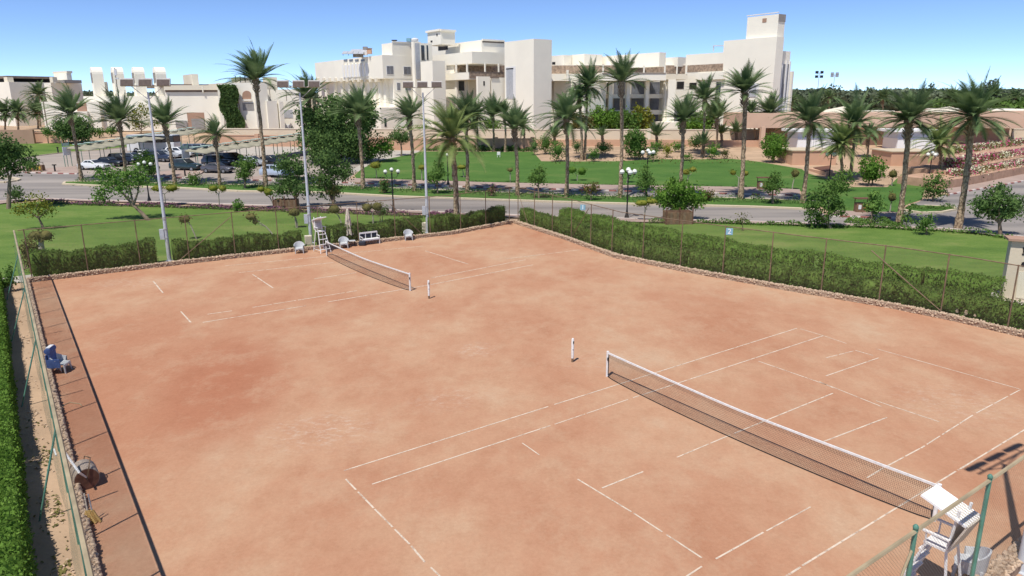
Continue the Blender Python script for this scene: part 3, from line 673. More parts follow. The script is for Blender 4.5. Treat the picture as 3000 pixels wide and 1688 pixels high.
L4 = lblk(636, 743, 155, 243, 384, 16); L4c = corner_block(MB(), 700, 743, 782, 155, 243, 384)
mb = MB(); corner_block(mb, 700, 744, 782, 155.3, 243, 384); mb.build('wall', 'cream_wall', lb, world=True)
fx = MB(); arch = []
def archpts(x0, x1, ytop, ybot, n=10):
    cx = (x0 + x1) / 2; r = (x1 - x0) / 2; ys = ytop + r * .9
    return [(x0, ybot)] + [(cx - r * math.cos(math.pi * k / n), ys - r * .9 * math.sin(math.pi * k / n)) for k in range(n + 1)] + [(x1, ybot)]
def face_poly(info, pxs, m, name, root, out=.06, dep=.2):
    c, r, l = info[0], info[1], info[2]; P = []
    for x, y in pxs:
        q = ray(x, y); k = q.x / q.y; t = (k * c.y - c.x) / (r.x - k * r.y); w0 = c + r * t; P.append(Vector((w0.x, w0.y, atD(x, y, w0.y).z)))
    mb = MB(); nrm = -l; i = len(mb.v); n_ = len(P)
    for p in P: mb.v.append(tuple(p + nrm * out))
    for p in P: mb.v.append(tuple(p - nrm * dep))
    mb.f = [tuple(range(n_)), tuple(range(n_, 2 * n_))[::-1]] + [(a, (a + 1) % n_, n_ + (a + 1) % n_, n_ + a) for a in range(n_)]
    return mb.build(name, m, root, world=True)
face_poly(L4, archpts(710, 736, 266, 291), 'brown_wall', 'window', lb); band(lb, L4, 'R', 711, 744, 301, 324, 'roof_grey', 'window', .05); band(lb, L4, 'R', 709, 738, 291, 296, 'cream_wall', 'sill', .3)
L5 = lblk(778, 885, 160, 262, 384, 14)
mb = MB(); corner_block(mb, 776, 782, 812, 156, 296, 384); mb.build('buttress', 'cream_wall', lb, world=True)
mb = MB(); corner_block(mb, 812, 818, 830, 157, 298, 384); mb.build('buttress', 'cream_wall', lb, world=True)
win(lb, L5, 'R', 826, 857, 322, 345, m='louvre'); win(lb, L5, 'R', 830, 848, 366, 375, m='white_paint', mull=0)
for x in (790, 838): band(lb, L5, 'R', x, x + 1.5, 262, 296, 'roof_brown', 'groove', .04)
for i, x in enumerate((245, 306, 368, 431)):
    # wind catcher: slab with a rounded hood that opens to the right
    c = atD(x + 25, 215, 166); ang = TH; r = fdir(ang); l = fdir(ang + math.pi / 2); sc = 166 / F
    th = 27 * sc; wd = 3.6; top = atD(x + 25, 196, 166).z; bot = atD(x + 25, 300, 166).z
    prof = [(0, bot)] + [(0, top - wd * .42)] + [(wd / 2 - wd / 2 * math.cos(math.pi * k / 10), top - wd * .42 + wd * .42 * math.sin(math.pi * k / 10)) for k in range(1, 10)] + [(wd, top - wd * .42), (wd, bot)]
    mb = MB(); n_ = len(prof)
    for d in (0, th):
        for s_, z in prof: p = c + l * s_ + r * d; mb.v.append((p.x, p.y, z))
    mb.f = [tuple(range(n_)), tuple(range(n_, 2 * n_))[::-1]] + [(a, (a + 1) % n_, n_ + (a + 1) % n_, n_ + a) for a in range(n_)]
    tw = mb.build('wind_tower', 'cream_wall', lb, world=True)
    vm = MB()
    for k in range(4):
        p = c + l * (.6 + k * .75) - r * .04; vm.box((p.x, p.y, top - 2.3), (.08, .28, 2.2), rz=TH)
    vm.build('vent_slot', 'roof_grey', tw, world=True)
mb = MB(); corner_block(mb, 284, 302, 316, 170, 240, 300); mb.build('wall', 'cream_wall', lb, world=True)
mb = MB(); corner_block(mb, 536, 563, 581, 168, 217, 250); mb.build('roof_box', 'cream_wall2', lb, world=True)
mb = MB(); corner_block(mb, 430, 470, 612, 165, 246, 256); mb.build('roof_edge', 'roof_brown', lb, world=True)
mb = MB(); corner_block(mb, 600, 690, 780, 176, 240, 262); mb.build('roof_edge', 'cream_wall2', lb, world=True)
mb = MB(); corner_block(mb, 678, 700, 760, 172, 228, 250); mb.build('roof_box', 'cream_wall2', lb, world=True)
mb = MB(); corner_block(mb, 770, 788, 812, 172, 226, 262); mb.build('roof_box', 'cream_wall2', lb, world=True)
mb = MB()
for k in range(5): q = atD(690 + k * 14, 232, 168); mb.box((q.x, q.y, q.z), (.15, .15, 1.4))
mb.build('roof_rail', 'dark', lb, world=True)
# --- far left hotel wing with roof terrace
fl = thing('terrace_building', at(60, 372), 'cream building at the far left with a dark pergola terrace on its roof', 'building')
mb = MB(); corner_block(mb, -120, 27, 160, 185, 240, 384, .95); mb.build('wall', 'cream_wall', fl, world=True)
mb = MB(); corner_block(mb, -130, 20, 160, 187, 222, 229, .95); mb.build('roof', 'roof_brown', fl, world=True)
mb = MB(); corner_block(mb, -100, 22, 150, 190, 229, 242, .95); mb.build('pergola', 'dark', fl, world=True)
mb = MB(); i1 = corner_block(mb, 12, 22, 40, 186.5, 226, 240, .95); mb.build('pier', 'cream_wall2', fl, world=True)
mb = MB(); corner_block(mb, 146, 155, 168, 186, 226, 242, .95); mb.build('pier', 'cream_wall2', fl, world=True)
mb = MB(); i1 = corner_block(mb, 158, 196, 210, 190, 214, 245, .95); mb.build('roof_box', 'cream_wall', fl, world=True); mb = MB(); corner_block(mb, 155, 197, 213, 190, 208, 214, .95); mb.build('cornice', 'cream_wall2', fl, world=True)
mb = MB(); corner_block(mb, 165, 190, 240, 186, 234, 243, .95); mb.build('roof_edge', 'roof_grey', fl, world=True)
mb = MB(); corner_block(mb, 130, 150, 240, 188, 243, 384, .95); mb.build('wall', 'cream_wall', fl, world=True)
mb = MB(); c = atD(27, 300, 184.6)
on_face(mb, c, fdir(.95), -fdir(.95 + math.pi / 2), 48, 66, 272, 292, .1, .1); mb.build('opening', 'dark', fl, world=True)

# --- pink entrance building on the right with its flat fascia
pk = thing('entrance_building', at(2480, 442), 'long low salmon pink building with a deep flat fascia behind the right-hand palms', 'building')
def pblk(x0, x1, D, yt, yb, dep, m='pink_wall', name='wall', ang=0.0, root=None, zz=None):
    c = atD(x0, yt + 10, D); r = fdir(ang); l = fdir(ang + math.pi / 2); q = ray(x1, yt + 10); k = q.x / q.y; t = (k * c.y - c.x) / (r.x - k * r.y)
    mb = MB(); a = c + r * t; ym = (c.y + a.y) / 2; zt = atD((x0 + x1) / 2, yt, ym).z; zb = atD((x0 + x1) / 2, yb, ym).z
    mb.prism([(c.x, c.y), (a.x, a.y), ((a + l * dep).x, (a + l * dep).y), ((c + l * dep).x, (c + l * dep).y)], zb, zt); mb.build(name, m, root or pk, world=True); return (c, r, l, t, dep, zb, zt)
pblk(2186, 2860, 131, 331, 374, 14, 'pink_wall', 'fascia')
mb = MB(); corner_block(mb, 2700, 2862, 3080, 129, 326, 376, -.12); mb.build('fascia', 'pink_wall', pk, world=True)
mb = MB(); corner_block(mb, 2700, 2866, 3090, 130, 322, 327, -.12); mb.build('roof_edge', 'cream_wall', pk, world=True)
P1 = pblk(2268, 2440, 135, 370, 450, 9, 'pink_wall'); P2 = pblk(2500, 2640, 132.5, 370, 470, 10, 'pink_wall'); P3 = pblk(2730, 2940, 134, 370, 450, 9, 'pink_wall')
band(pk, P1, 'R', 2325, 2337, 402, 434, 'dark', 'door'); band(pk, P2, 'R', 2620, 2632, 402, 436, 'dark', 'door'); band(pk, P1, 'R', 2464, 2476, 402, 432, 'dark', 'door'); band(pk, P3, 'R', 2757, 2772, 402, 436, 'dark', 'door')
band(pk, P2, 'R', 2510, 2528, 422, 438, 'brown_wall', 'notice_board')
pblk(2231, 2243, 129, 372, 436, 1, 'pink_wall', 'pillar'); pblk(2945, 2958, 129, 370, 420, 1, 'brown_wall', 'pillar'); pblk(2516, 2530, 129, 436, 482, 1, 'brown_wall', 'pillar')
for x0, x1, x2 in ((2435, 2478, 2522), (2742, 2790, 2838)):
    c = atD(x1, 330, 136); a = atD(x0, 334, 136); b = atD(x2, 334, 136); tp = atD(x1, 312, 139)
    mb = MB(); zb = a.z; hw = (b.x - a.x) / 2
    base = [(a.x, 134, zb), (b.x, 134, zb), (b.x, 146, zb), (a.x, 146, zb)]
    i = 0; mb.v = base + [(tp.x, 140, tp.z)]; mb.f = [(0, 1, 4), (1, 2, 4), (2, 3, 4), (3, 0, 4), (3, 2, 1, 0)]; mb.build('roof_tent', 'cream_wall2', pk, world=True)
pblk(2420, 2620, 141, 325, 340, 6, 'cream_wall', 'parapet')
for i, (x0, x1) in enumerate(((2337, 2450), (2630, 2743))):
    D_ = 124; k = thing('gate_kiosk', atD((x0 + x1) / 2, 448, D_), ('white gatehouse kiosk with a blue-grey top band farther from the flower terraces' if i == 0 else 'white gatehouse kiosk with a blue-grey top band beside the flower terraces'), 'kiosk', 'white kiosks under the pink fascia')
    pblk(x0, x1, D_, 406, 448, 5, 'white_board', 'wall', root=k); pblk(x0 + .5, x1 - .5, D_ + .1, 387, 406, 4.8, 'kiosk_band', 'upper_band', root=k); I = pblk(x0 - 9, x1 + 9, D_ - .6, 380, 387, 6.2, 'white_board', 'roof', root=k)
    I2 = (atD(x0, 300, D_), fdir(0), fdir(math.pi / 2))
    for x in (x0 + 38, x0 + 45, x0 + 52, x0 + 92, x0 + 99): band(k, I2, 'R', x, x + .9, 408, 441, 'louvre', 'strap', .05, .02); band(k, I2, 'R', x - .8, x + 1.8, 441, 445, 'dark', 'lamp', .15, .02)
# low brick walls before the kiosks
for i, (x0, x1, y0, y1, xx) in enumerate(((2322, 2452, 443, 484, 'first'), (2612, 2745, 446, 486, 'second'))):
    a = at((x0 + x1) / 2, y1); t = thing('planter_wall', a, ['terracotta planter wall in front of the left gatehouse kiosk', 'terracotta planter wall in front of the right gatehouse kiosk'][i], 'wall', 'planter walls below the kiosks')
    pblk(x0, x1, a.y, y0, y1 + 2, 6, 'orange_wall', 'wall', root=t); pblk(x0 - 2, x1 + 2, a.y - .15, y0 - 3, y0, 6.3, 'kerb_cream', 'coping', root=t)
for i, (x0, x1, y) in enumerate(((2368, 2440, 505), (2662, 2730, 506))):
    a = at(x0, y - 5); b = at(x1 - 20, y + 12); c = at(x1, y + 6); t = thing('flower_bed', (a + b) / 2, ['low wedge-shaped terracotta bed left of the lamp near the left kiosk', 'low wedge-shaped terracotta bed left of the lamp near the right kiosk'][i], 'flower bed', 'terracotta beds')
    up = at(x1 - 10, y - 18)
    mb = MB(); mb.prism([(a.x, a.y), (b.x, b.y), (c.x, c.y), (up.x, up.y)], g(b.y) - .1, g(b.y) + .55); mb.build('bed_wall', 'orange_wall', t, world=True)
    mb = MB(); mb.prism([(a.x + .8, a.y + .3), (b.x, b.y + .4), (c.x - .4, c.y + .3), (up.x, up.y - .5)], g(b.y) + .5, g(b.y) + .65); mb.build('soil', 'rust_dark', t, world=True)
# flower terraces on the right: three stepped walls
for i, (pts, h0, lab) in enumerate((([(2770, 556), (2818, 549), (3000, 512), (3200, 470)], 1.1, 'lowest terracotta terrace wall along the road at the right edge'),
      ([(2770, 530), (2830, 522), (3000, 483), (3200, 442)], 1.2, 'middle terracotta terrace wall on the flowered slope at the right edge'),
      ([(2770, 490), (2860, 482), (3000, 455), (3200, 420)], 1.2, 'highest terracotta terrace wall just below the pink building at the right edge'))):
    D0 = [98, 101, 105][i]; base = at(*pts[0]) if i == 0 else None
    P = []
    for x, y in pts:
        if i == 0: P.append(at(x, y))
        else:
            p0 = at(*[q for q in [(2770, 556), (2818, 549), (3000, 512), (3200, 470)]][min(3, pts.index((x, y)))]); P.append(atD(x, y, p0.y + 5.5 * i))
    t = thing('terrace_wall', P[1], lab, 'wall', 'terrace walls on the flowered slope'); mb = MB()
    for a, b in zip(P, P[1:]):
        n_ = Vector((-(b - a).y, (b - a).x, 0)).normalized() * 6
        mb.prism([(a.x, a.y), (b.x, b.y), (b.x + n_.x, b.y + n_.y), (a.x + n_.x, a.y + n_.y)], [a.z - 3, b.z - 3] + [b.z - 3, a.z - 3], [a.z + h0, b.z + h0, b.z + h0, a.z + h0])
    mb.build('wall', 'terrace', t, world=True)

# --- garden walls
def wall_line(name, pts, h, th, m, label, cap=None, piers=0, piermat=None, z0=None, group=None, pier_d=.7, pier_h=.25):
    P = [at(*p) for p in pts]; t = thing(name, P[0], label, 'wall', group); mb = MB(); cp_ = MB()
    for a, b in zip(P, P[1:]):
        nseg = max(1, int((b - a).length / 8))
        for k in range(nseg):
            p = a + (b - a) * (k / nseg); q = a + (b - a) * ((k + 1) / nseg); n_ = Vector((-(q - p).y, (q - p).x, 0)).normalized()
            for M_, tt, lo, hi in ((mb, th, -.3, h), (cp_, th + .16, h, h + .14)):
                n2 = n_ * tt / 2; zz = [g(p.y), g(q.y), g(q.y), g(p.y)]
                M_.prism([((p - n2).x, (p - n2).y), ((q - n2).x, (q - n2).y), ((q + n2).x, (q + n2).y), ((p + n2).x, (p + n2).y)], [z + lo for z in zz], [z + hi for z in zz])
    mb.build('wall', m, t, world=True)
    if cap: cp_.build('coping', cap, t, world=True)
    if piers:
        for a, b in zip(P, P[1:]):
            nseg = max(1, round((b - a).length / piers))
            for k in range(nseg + (1 if b is P[-1] else 0)):
                p = a + (b - a) * (k / nseg); MB().box((p.x, p.y, g(p.y) + (h + pier_h) / 2), (pier_d, pier_d, h + pier_h)).build('pier', piermat or m, t, world=True)
    return t
wall_line('garden_wall', [(640, 404), (900, 405), (1240, 406), (1500, 407), (1900, 408), (2228, 409)], 1.75, .4, 'garden_wall', 'long pale cream garden wall with coping running in front of the hotel', 'cream_wall2', 24, 'cream_wall2')
wall_line('boundary_wall', [(640, 428), (872, 430), (1000, 436), (1240, 441), (1560, 440)], 1.9, .35, 'orange_wall', 'orange terracotta boundary wall with square piers at the top edge of the middle lawn', 'orange_wall', 6.2, 'orange_wall', pier_h=.35)
wall_line('boundary_wall', [(-80, 421), (104, 421)], 2.6, .5, 'brown_wall', 'taller brownish pink wall segment at the far left edge above the small lawn', None)
wall_line('boundary_wall', [(108, 418), (185, 418)], 1.8, .35, 'orange_wall', 'short sunlit terracotta wall behind the round topiary at the far left', 'orange_wall')
wall_line('retaining_wall', [(1560, 428), (1900, 428), (2230, 430)], 1.1, .4, 'orange_wall', 'low reddish brown retaining wall between the sand garden and the cream wall', None)
wall_line('boundary_wall', [(2962, 404), (3200, 404)], 1.6, .4, 'garden_wall', 'cream wall seen past the brown pillar at the right edge', 'cream_wall2')
# beige hut at the right edge, with the ends of two dark letters on its wall
hut = thing('beige_hut', at(2952, 878), 'plain beige rendered wall panel with cut-off dark lettering at the right edge', 'wall')
c = at(2934, 880); ang = -.42; r = fdir(ang); l = fdir(ang + math.pi / 2); zt = atD(2962, 705, c.y).z
mb = MB(); a = c + r * 6; mb.prism([(c.x, c.y), (a.x, a.y), ((a + l * .8).x, (a + l * .8).y), ((c + l * .8).x, (c + l * .8).y)], -.1, zt); mb.build('wall', 'garden_wall', hut, world=True)
mb = MB(); o = c - l * .2 - r * .2; b = c + r * 6 - l * .2; mb.prism([(o.x, o.y), (b.x, b.y), ((b + l * 1.2).x, (b + l * 1.2).y), ((o + l * 1.2).x, (o + l * 1.2).y)], zt, zt + .12); mb.build('coping', 'brown_wall', hut, world=True)
face_poly((c, r, l), [(2975, 872), (3060, 884), (3060, 800), (2985, 795)], 'cream_wall2', 'recess_panel', hut, .03, .1)
# the letter: a serifed stem and leg running out of the picture, and a slanted stroke below it
face_poly((c, r, l), [(2994, 747), (3001, 748), (3001, 744), (2999, 743), (2999.5, 738), (3003, 738), (3006, 748), (3010, 749), (3006, 736), (3009, 732), (3008, 726), (2997, 724.5), (2996, 728), (2997.5, 729), (2996.5, 743), (2994, 743)], 'dark', 'lettering', hut, .03, .05)
face_poly((c, r, l), [(2991, 776), (2994, 769), (3004, 766), (3010, 768), (3006, 779), (2996, 781)], 'dark', 'lettering', hut, .03, .05)

# ------------------------------------------------------------------ vegetation
def leaf_quads(P, D, U, ln, wd):
    # P centre, D leaf direction, U side vector (arrays) -> 4-vertex leaves
    n = len(P); V = np.empty((n, 4, 3)); V[:, 0] = P - D * (ln / 2)[:, None]; V[:, 1] = P + U * (wd / 2)[:, None] - D * (ln * .1)[:, None]
    V[:, 2] = P + D * (ln / 2)[:, None]; V[:, 3] = P - U * (wd / 2)[:, None] - D * (ln * .1)[:, None]
    return V.reshape(-1, 3), np.arange(4 * n).reshape(-1, 4)
def rand_dirs(rs, n):
    v = rs.normal(size=(n, 3)); return v / np.linalg.norm(v, axis=1)[:, None]
def blob_leaves(rs, blobs, density, leaf, clump=.33, fill=.35, flat=0.0):
    # leaves gathered into clumps over each ellipsoid; blobs = [(centre, radii)]
    Ps = []; Ns = []
    for c, r in blobs:
        c = np.array(c); r = np.array(r); area = 4 * math.pi * ((r[0] * r[1] + r[0] * r[2] + r[1] * r[2]) / 3)
        N = int(area * density); nc = max(5, int(area / (clump * clump * 3.0)))
        cd = rand_dirs(rs, nc); cr = rs.uniform(.72, 1.06, nc)[:, None]; cc = cd * cr
        k = rs.integers(0, nc, N); off = rs.normal(size=(N, 3)) * (clump * .55 / np.maximum(r, .2))[None, :]
        P = cc[k] + off; inn = rs.random(N) < fill; q = rand_dirs(rs, N) * (rs.random(N) ** .45)[:, None] * .9; P[inn] = q[inn]
        Nn = P / (np.linalg.norm(P, axis=1)[:, None] + 1e-6); Ps.append(c + P * r); Ns.append(Nn)
    P = np.concatenate(Ps); Nn = np.concatenate(Ns); n = len(P)
    D = rand_dirs(rs, n) + Nn * .45 + np.array([0, 0, .15]); D /= np.linalg.norm(D, axis=1)[:, None]
    U = np.cross(D, rand_dirs(rs, n)); U /= np.linalg.norm(U, axis=1)[:, None]
    ln = rs.uniform(.7, 1.35, n) * leaf
    return leaf_quads(P, D, U, ln, ln * .62)
def core(mb, c, r, rs, n=10, k=.74):
    i0 = len(mb.v); m = 6
    for a in range(m + 1):
        th = math.pi * a / m
        for b in range(n):
            ph = 2 * math.pi * b / n; s = k * rs.uniform(.88, 1.08)
            mb.v.append((c[0] + r[0] * s * math.sin(th) * math.cos(ph), c[1] + r[1] * s * math.sin(th) * math.sin(ph), c[2] + r[2] * s * math.cos(th)))
    for a in range(m):
        for b in range(n): mb.f.append((i0 + a * n + b, i0 + (a + 1) * n + b, i0 + (a + 1) * n + (b + 1) % n, i0 + a * n + (b + 1) % n))
NSEED = [11]
def tree(bx, by, blobs, label, cat='tree', m='leaf_mid', leaf=.2, dens=11, group=None, name='leafy_tree', trunks=1, tr=.13, bark='bark', clump=.5, fill=.35, corek=.7, accent=None, lean=0):
    NSEED[0] += 1; rs = np.random.default_rng(NSEED[0]); rd = random.Random(NSEED[0])
    b = at(bx, by); t = thing(name, b, label, cat, group); sc = b.y / F; W = []
    for i, bl in enumerate(blobs):
        px, py, rx, ry = bl[:4]; dy = (rd.uniform(-.35, .35) * rx * sc) if len(blobs) > 1 else 0
        c = atD(px, py, b.y + dy) - b; W.append(((c.x, c.y, c.z), (rx * sc, rx * sc * .9, ry * sc)))
    V, Fq = blob_leaves(rs, W, dens * (3.6 if corek < .8 else 1.9), leaf * 1.12, clump * .85, fill)
    nv = len(V); mb = MB()
    if corek:
        for c, r in W: core(mb, c, r, rs, k=corek if corek > .8 else corek * .72)
        V2 = np.array(mb.v); F2 = np.array(mb.f) + nv; V = np.concatenate([V, V2]); Fq = np.concatenate([Fq, F2])
    new_obj('crown', mesh_arr('crown', V, Fq, m), t)
    tops = sorted(W, key=lambda w: -w[1][0])[:4]
    for k in range(trunks):
        tb = MB(); off = Vector((rd.uniform(-.25, .25), rd.uniform(-.2, .2), 0)) if trunks > 1 else Vector()
        if trunks > 1: tg = [W[k % len(W)]]
        else: tg = tops
        low = min(w[0][2] - w[1][2] for w in W); cx = sum(w[0][0] for w in W) / len(W)
        fork = Vector((cx * .45, 0, max(.25, low * .85 if low > .4 else .3))) + off
        tb.tube([Vector((0, 0, -.1)) + off, fork * .5 + off * .5 + Vector((rd.uniform(-.05, .05), 0, 0)), fork], [tr * 1.25, tr, tr * .8], 8)
        for w in tg:
            c = Vector(w[0]); tb.tube([fork, fork.lerp(c, .5) + Vector((rd.uniform(-.1, .1), 0, -.05)), c], [tr * .75, tr * .5, tr * .2], 6)
        tb.build('trunk', bark, t, smooth=True)
    if accent:
        am, an = accent; rs2 = np.random.default_rng(NSEED[0] + 500); P, Fa = blob_leaves(rs2, [(c, tuple(x * 1.04 for x in r)) for c, r in W], an, leaf * .8, clump, 0)
        new_obj('blossom', mesh_arr('blossom', P, Fa, am), t)
    return t
def frond_mesh(rs, n=40, L=3.3, wind=(-.55, .1), up=.95, low=-.35, seg=9, leaflets=40, droop=1.0):
    Vs = []; Fs = []; cnt = 0
    for i in range(n):
        f = i / n; az = i * 2.39996 + rs.uniform(-.2, .2); el = up * (1 - f) * 1.42 + low * f + rs.uniform(-.16, .16)
        el = min(1.45, el); l = L * rs.uniform(.72, 1.12) * (1 if f > .12 else .8)
        d = np.array([math.cos(az) * math.cos(el), math.sin(az) * math.cos(el), math.sin(el)]); p = np.array([0, 0, rs.uniform(-.25, .1)]); pts = [p]
        for s in range(seg):
            d = d + np.array([wind[0] * .22, wind[1] * .22, -.055 * droop * (1 + s * .62)]) * (1.0 / seg * 5) * .55; d /= np.linalg.norm(d); p = p + d * l / seg; pts.append(p)
        pts = np.array(pts); tt = np.linspace(0, 1, seg + 1)
        tq = np.linspace(.14, 1.0, leaflets)
        C = np.stack([np.interp(tq, tt, pts[:, k]) for k in range(3)], 1); T = np.gradient(C, axis=0); T /= np.linalg.norm(T, axis=1)[:, None]
        side = np.cross(T, np.array([0, 0, 1.0])); side /= (np.linalg.norm(side, axis=1)[:, None] + 1e-6); upv = np.cross(side, T)
        for sg in (-1, 1):
            ll = l * .205 * np.sin(np.clip(tq * 1.05, 0, 1) * math.pi * .86 + .35) * rs.uniform(.8, 1.15, leaflets)
            dr = side * sg * .78 + T * .62 + upv * .22 + np.array([wind[0] * .25, 0, -.10]); dr /= np.linalg.norm(dr, axis=1)[:, None]
            tip = C + dr * ll[:, None]; w_ = .038 * L / 3.3; a = C + T * w_; b = C - T * w_
            V = np.stack([a, tip, b], 1).reshape(-1, 3); Vs.append(V); Fs.append(np.arange(len(V)).reshape(-1, 3) + cnt); cnt += len(V)
        # rachis as a thin three-sided ribbon
        for s in range(seg):
            wa = .035 * (1 - s / seg) + .008; o = np.array([0, 0, wa]); q = np.cross(pts[s + 1] - pts[s], [0, 0, 1.0]); q = q / (np.linalg.norm(q) + 1e-6) * wa
            V = np.array([pts[s] - q, pts[s] + q, pts[s + 1], pts[s] - q, pts[s] + o, pts[s + 1]]); Vs.append(V); Fs.append(np.arange(6).reshape(2, 3) + cnt); cnt += 6
    return np.concatenate(Vs), np.concatenate(Fs)
CROWN = {}
def crown_mesh(kind, var, m):
    key = (kind, var, m)
    if key in CROWN: return CROWN[key]
    rs = np.random.default_rng(900 + var * 7 + hash(kind) % 1 + {'wind': 0, 'up': 40, 'full': 80, 'bush': 120}[kind])
    dv = [0, .35, -.3, .15, .55][var % 5]; nn = [0, -14, 8, -6, -20][var % 5]
    if kind == 'wind': V, Fq = frond_mesh(rs, 64 + nn, 3.5, (-1.3 - dv * .6, .15), 1.0, -.05, droop=1.25 + dv)
    elif kind == 'up': V, Fq = frond_mesh(rs, 64 + nn, 3.4, (-.45, .05), 1.05, .10, droop=1.0 + dv)
    elif kind == 'full': V, Fq = frond_mesh(rs, 74 + nn, 3.5, (-.6 + dv * .4, .1), 1.0, -.32 + dv * .2, droop=1.6 + dv)
    else: V, Fq = frond_mesh(rs, 30, 3.0, (-.1, .05), 1.0, .25, droop=1.0)
    CROWN[key] = mesh_arr('crown', V, Fq, m); return CROWN[key]
NP = [0]
def palm(bx, by, tx, ty, R, label, kind='wind', m='palm_leaf', group='date palms', tr=.24, name='date_palm', hang=False):
    NP[0] += 1; i = NP[0]; rd = random.Random(i * 13)
    b = at(bx, by); top = atD(tx, ty, b.y) - b; t = thing(name, b, label, 'palm tree', group)
    if top.length > .5:
        n = max(6, int(top.length / .45)); pts = []; rad = []
        for k in range(n + 1):
            f = k / n; bend = math.sin(f * math.pi) * .12 * rd.uniform(.5, 1.2)
            pts.append(Vector((top.x * f ** 1.25 + bend, 0, top.z * f - (.1 if k == 0 else 0))))
            r = tr * (1.25 - .45 * min(1, f * 4)) if f < .25 else tr * .8
            if f > .90: r = tr * 1.15
            rad.append(r * (1 + .07 * (-1) ** k))
        tb = MB(); tb.tube(pts, rad, 10); tb.build('trunk', 'palm_bark', t, smooth=True)
        bt = MB()                                      # old leaf bases below the crown
        for k in range(46):
            a = k * 2.4; z = top.z + .15 - .04 * k; r = tr * 1.1
            x, y = math.cos(a), math.sin(a); bx_ = top.x * (z / top.z) ** 1.25
            bt.tube([(bx_ + x * r * .7, y * r * .7, z), (bx_ + x * r * 1.6, y * r * 1.6, z + .3)], [.07, .03], 4)
        bt.build('leaf_bases', 'bark', t)
    c = new_obj('crown', crown_mesh(kind, i % 5, m), t, (top.x, 0, top.z)); s = R * b.y / F / 2.5
    c.scale = (s, s, s * rd.uniform(.92, 1.08)); c.rotation_euler = (rd.uniform(-.14, .14), rd.uniform(-.16, .10), rd.uniform(-.5, .5))
    return t
# date palms: base pixel, top-of-trunk pixel, crown radius in photo pixels
G1 = 'date palms along the median'; G2 = 'date palms beside the car park and lawn'
palm(239, 531, 204, 332, 68, 'date palm on the median leftmost of the car-park row, crown above the domed tree', 'wind', group=G1)
palm(371, 536, 348, 352, 66, 'date palm between the domed tree and the first floodlight pole, trunk by the white sedan', 'wind', group=G1)
palm(513, 543, 482, 362, 66, 'date palm just right of the first floodlight pole, spreading crown beneath its lamps', 'up', group=G1)
palm(644, 546, 629, 396, 58, 'short windswept date palm in front of the dark grey sedan', 'wind', group=G1, tr=.22)
palm(779, 550, 748, 232, 78, 'tallest date palm on the left, crown rising above the ivy building', 'wind', group=G1, tr=.27)
palm(920, 474, 904, 290, 70, 'date palm behind the second floodlight pole, crown level with its lamps', 'wind', group=G2)
palm(1064, 556, 1046, 332, 72, 'windswept date palm in front of the big dark tree', 'wind', group=G1, tr=.27)
palm(1214, 562, 1198, 342, 64, 'windswept date palm left of the third floodlight pole', 'wind', group=G1)
palm(1338, 664, 1322, 405, 102, 'large pale green date palm standing in the hedge right of the third floodlight pole', 'full', 'palm_leaf_light', 'date palms near the tennis courts', .30)
palm(1369, 568, 1364, 345, 68, 'date palm right behind the large pale green one', 'full', group=G1)
palm(1398, 444, 1396, 340, 40, 'small date palm by the orange wall behind the large pale green palm', 'full', group=G2, tr=.2)
palm(1446, 444, 1443, 338, 52, 'date palm by the orange wall left of the plain tall hotel block', 'up', group=G2, tr=.22)
palm(1516, 575, 1506, 374, 66, 'date palm above the corner of the courts, crown before the tall hotel block', 'up', group=G1)
palm(1536, 440, 1533, 372, 36, 'small low date palm by the wall before the tall hotel block', 'full', group=G2, tr=.2)
palm(1480, 446, 1478, 330, 30, 'slim date palm trunk by the wall behind the corner palm', 'up', group=G2, tr=.2)
palm(1659, 580, 1660, 350, 74, 'broad date palm with drooping left fronds right of the tall hotel block', 'full', group=G1)
palm(1712, 468, 1720, 252, 54, 'taller of the paired date palms on the sand before the hotel terrace', 'full', group=G2)
palm(1704, 470, 1697, 290, 46, 'shorter of the paired date palms on the sand before the hotel terrace', 'full', group=G2)
palm(1816, 582, 1820, 240, 70, 'very tall date palm in front of the hotel window grid', 'up', group=G1)
palm(1990, 585, 2001, 352, 62, 'date palm whose base hides behind the big round bush on the verge', 'up', group=G1)
palm(2057, 455, 2064, 292, 56, 'date palm on the sand garden before the hotel right wing', 'full', group=G2)
palm(2098, 434, 2100, 348, 50, 'date palm with raised fronds close to the cream garden wall', 'up', group=G2)
palm(2169, 588, 2182, 268, 74, 'tallest date palm, in front of the hotel tower', 'up', group=G1, tr=.29)
palm(2214, 420, 2200, 330, 36, 'small date palm half hidden behind the tallest palm', 'full', group=G2, tr=.2)
palm(2252, 420, 2255, 335, 52, 'date palm right of the hotel tower, trunk against the pink fascia', 'full', group=G2, tr=.22)
palm(2351, 598, 2371, 356, 80, 'date palm in front of the left gatehouse kiosk', 'full', group=G1, tr=.26)
palm(2465, 530, 2459, 420, 60, 'short bushy date palm between the left kiosk and the notice board', 'full', 'palm_leaf_light', G2)
palm(2489, 524, 2505, 366, 72, 'date palm with a pale trunk between the two gatehouse kiosks', 'full', group=G2)
palm(2540, 462, 2543, 398, 38, 'small date palm by the notice board between the kiosks', 'full', group=G2, tr=.18)
palm(2632, 662, 2663, 352, 84, 'tall date palm in front of the right gatehouse kiosk', 'full', group=G1, tr=.27)
palm(2756, 526, 2751, 424, 62, 'short date palm right of the right gatehouse kiosk', 'full', 'palm_leaf_light', G2)
palm(2806, 672, 2850, 340, 98, 'large leaning date palm before the flower terraces at the right', 'full', group='date palms near the tennis courts', tr=.30)
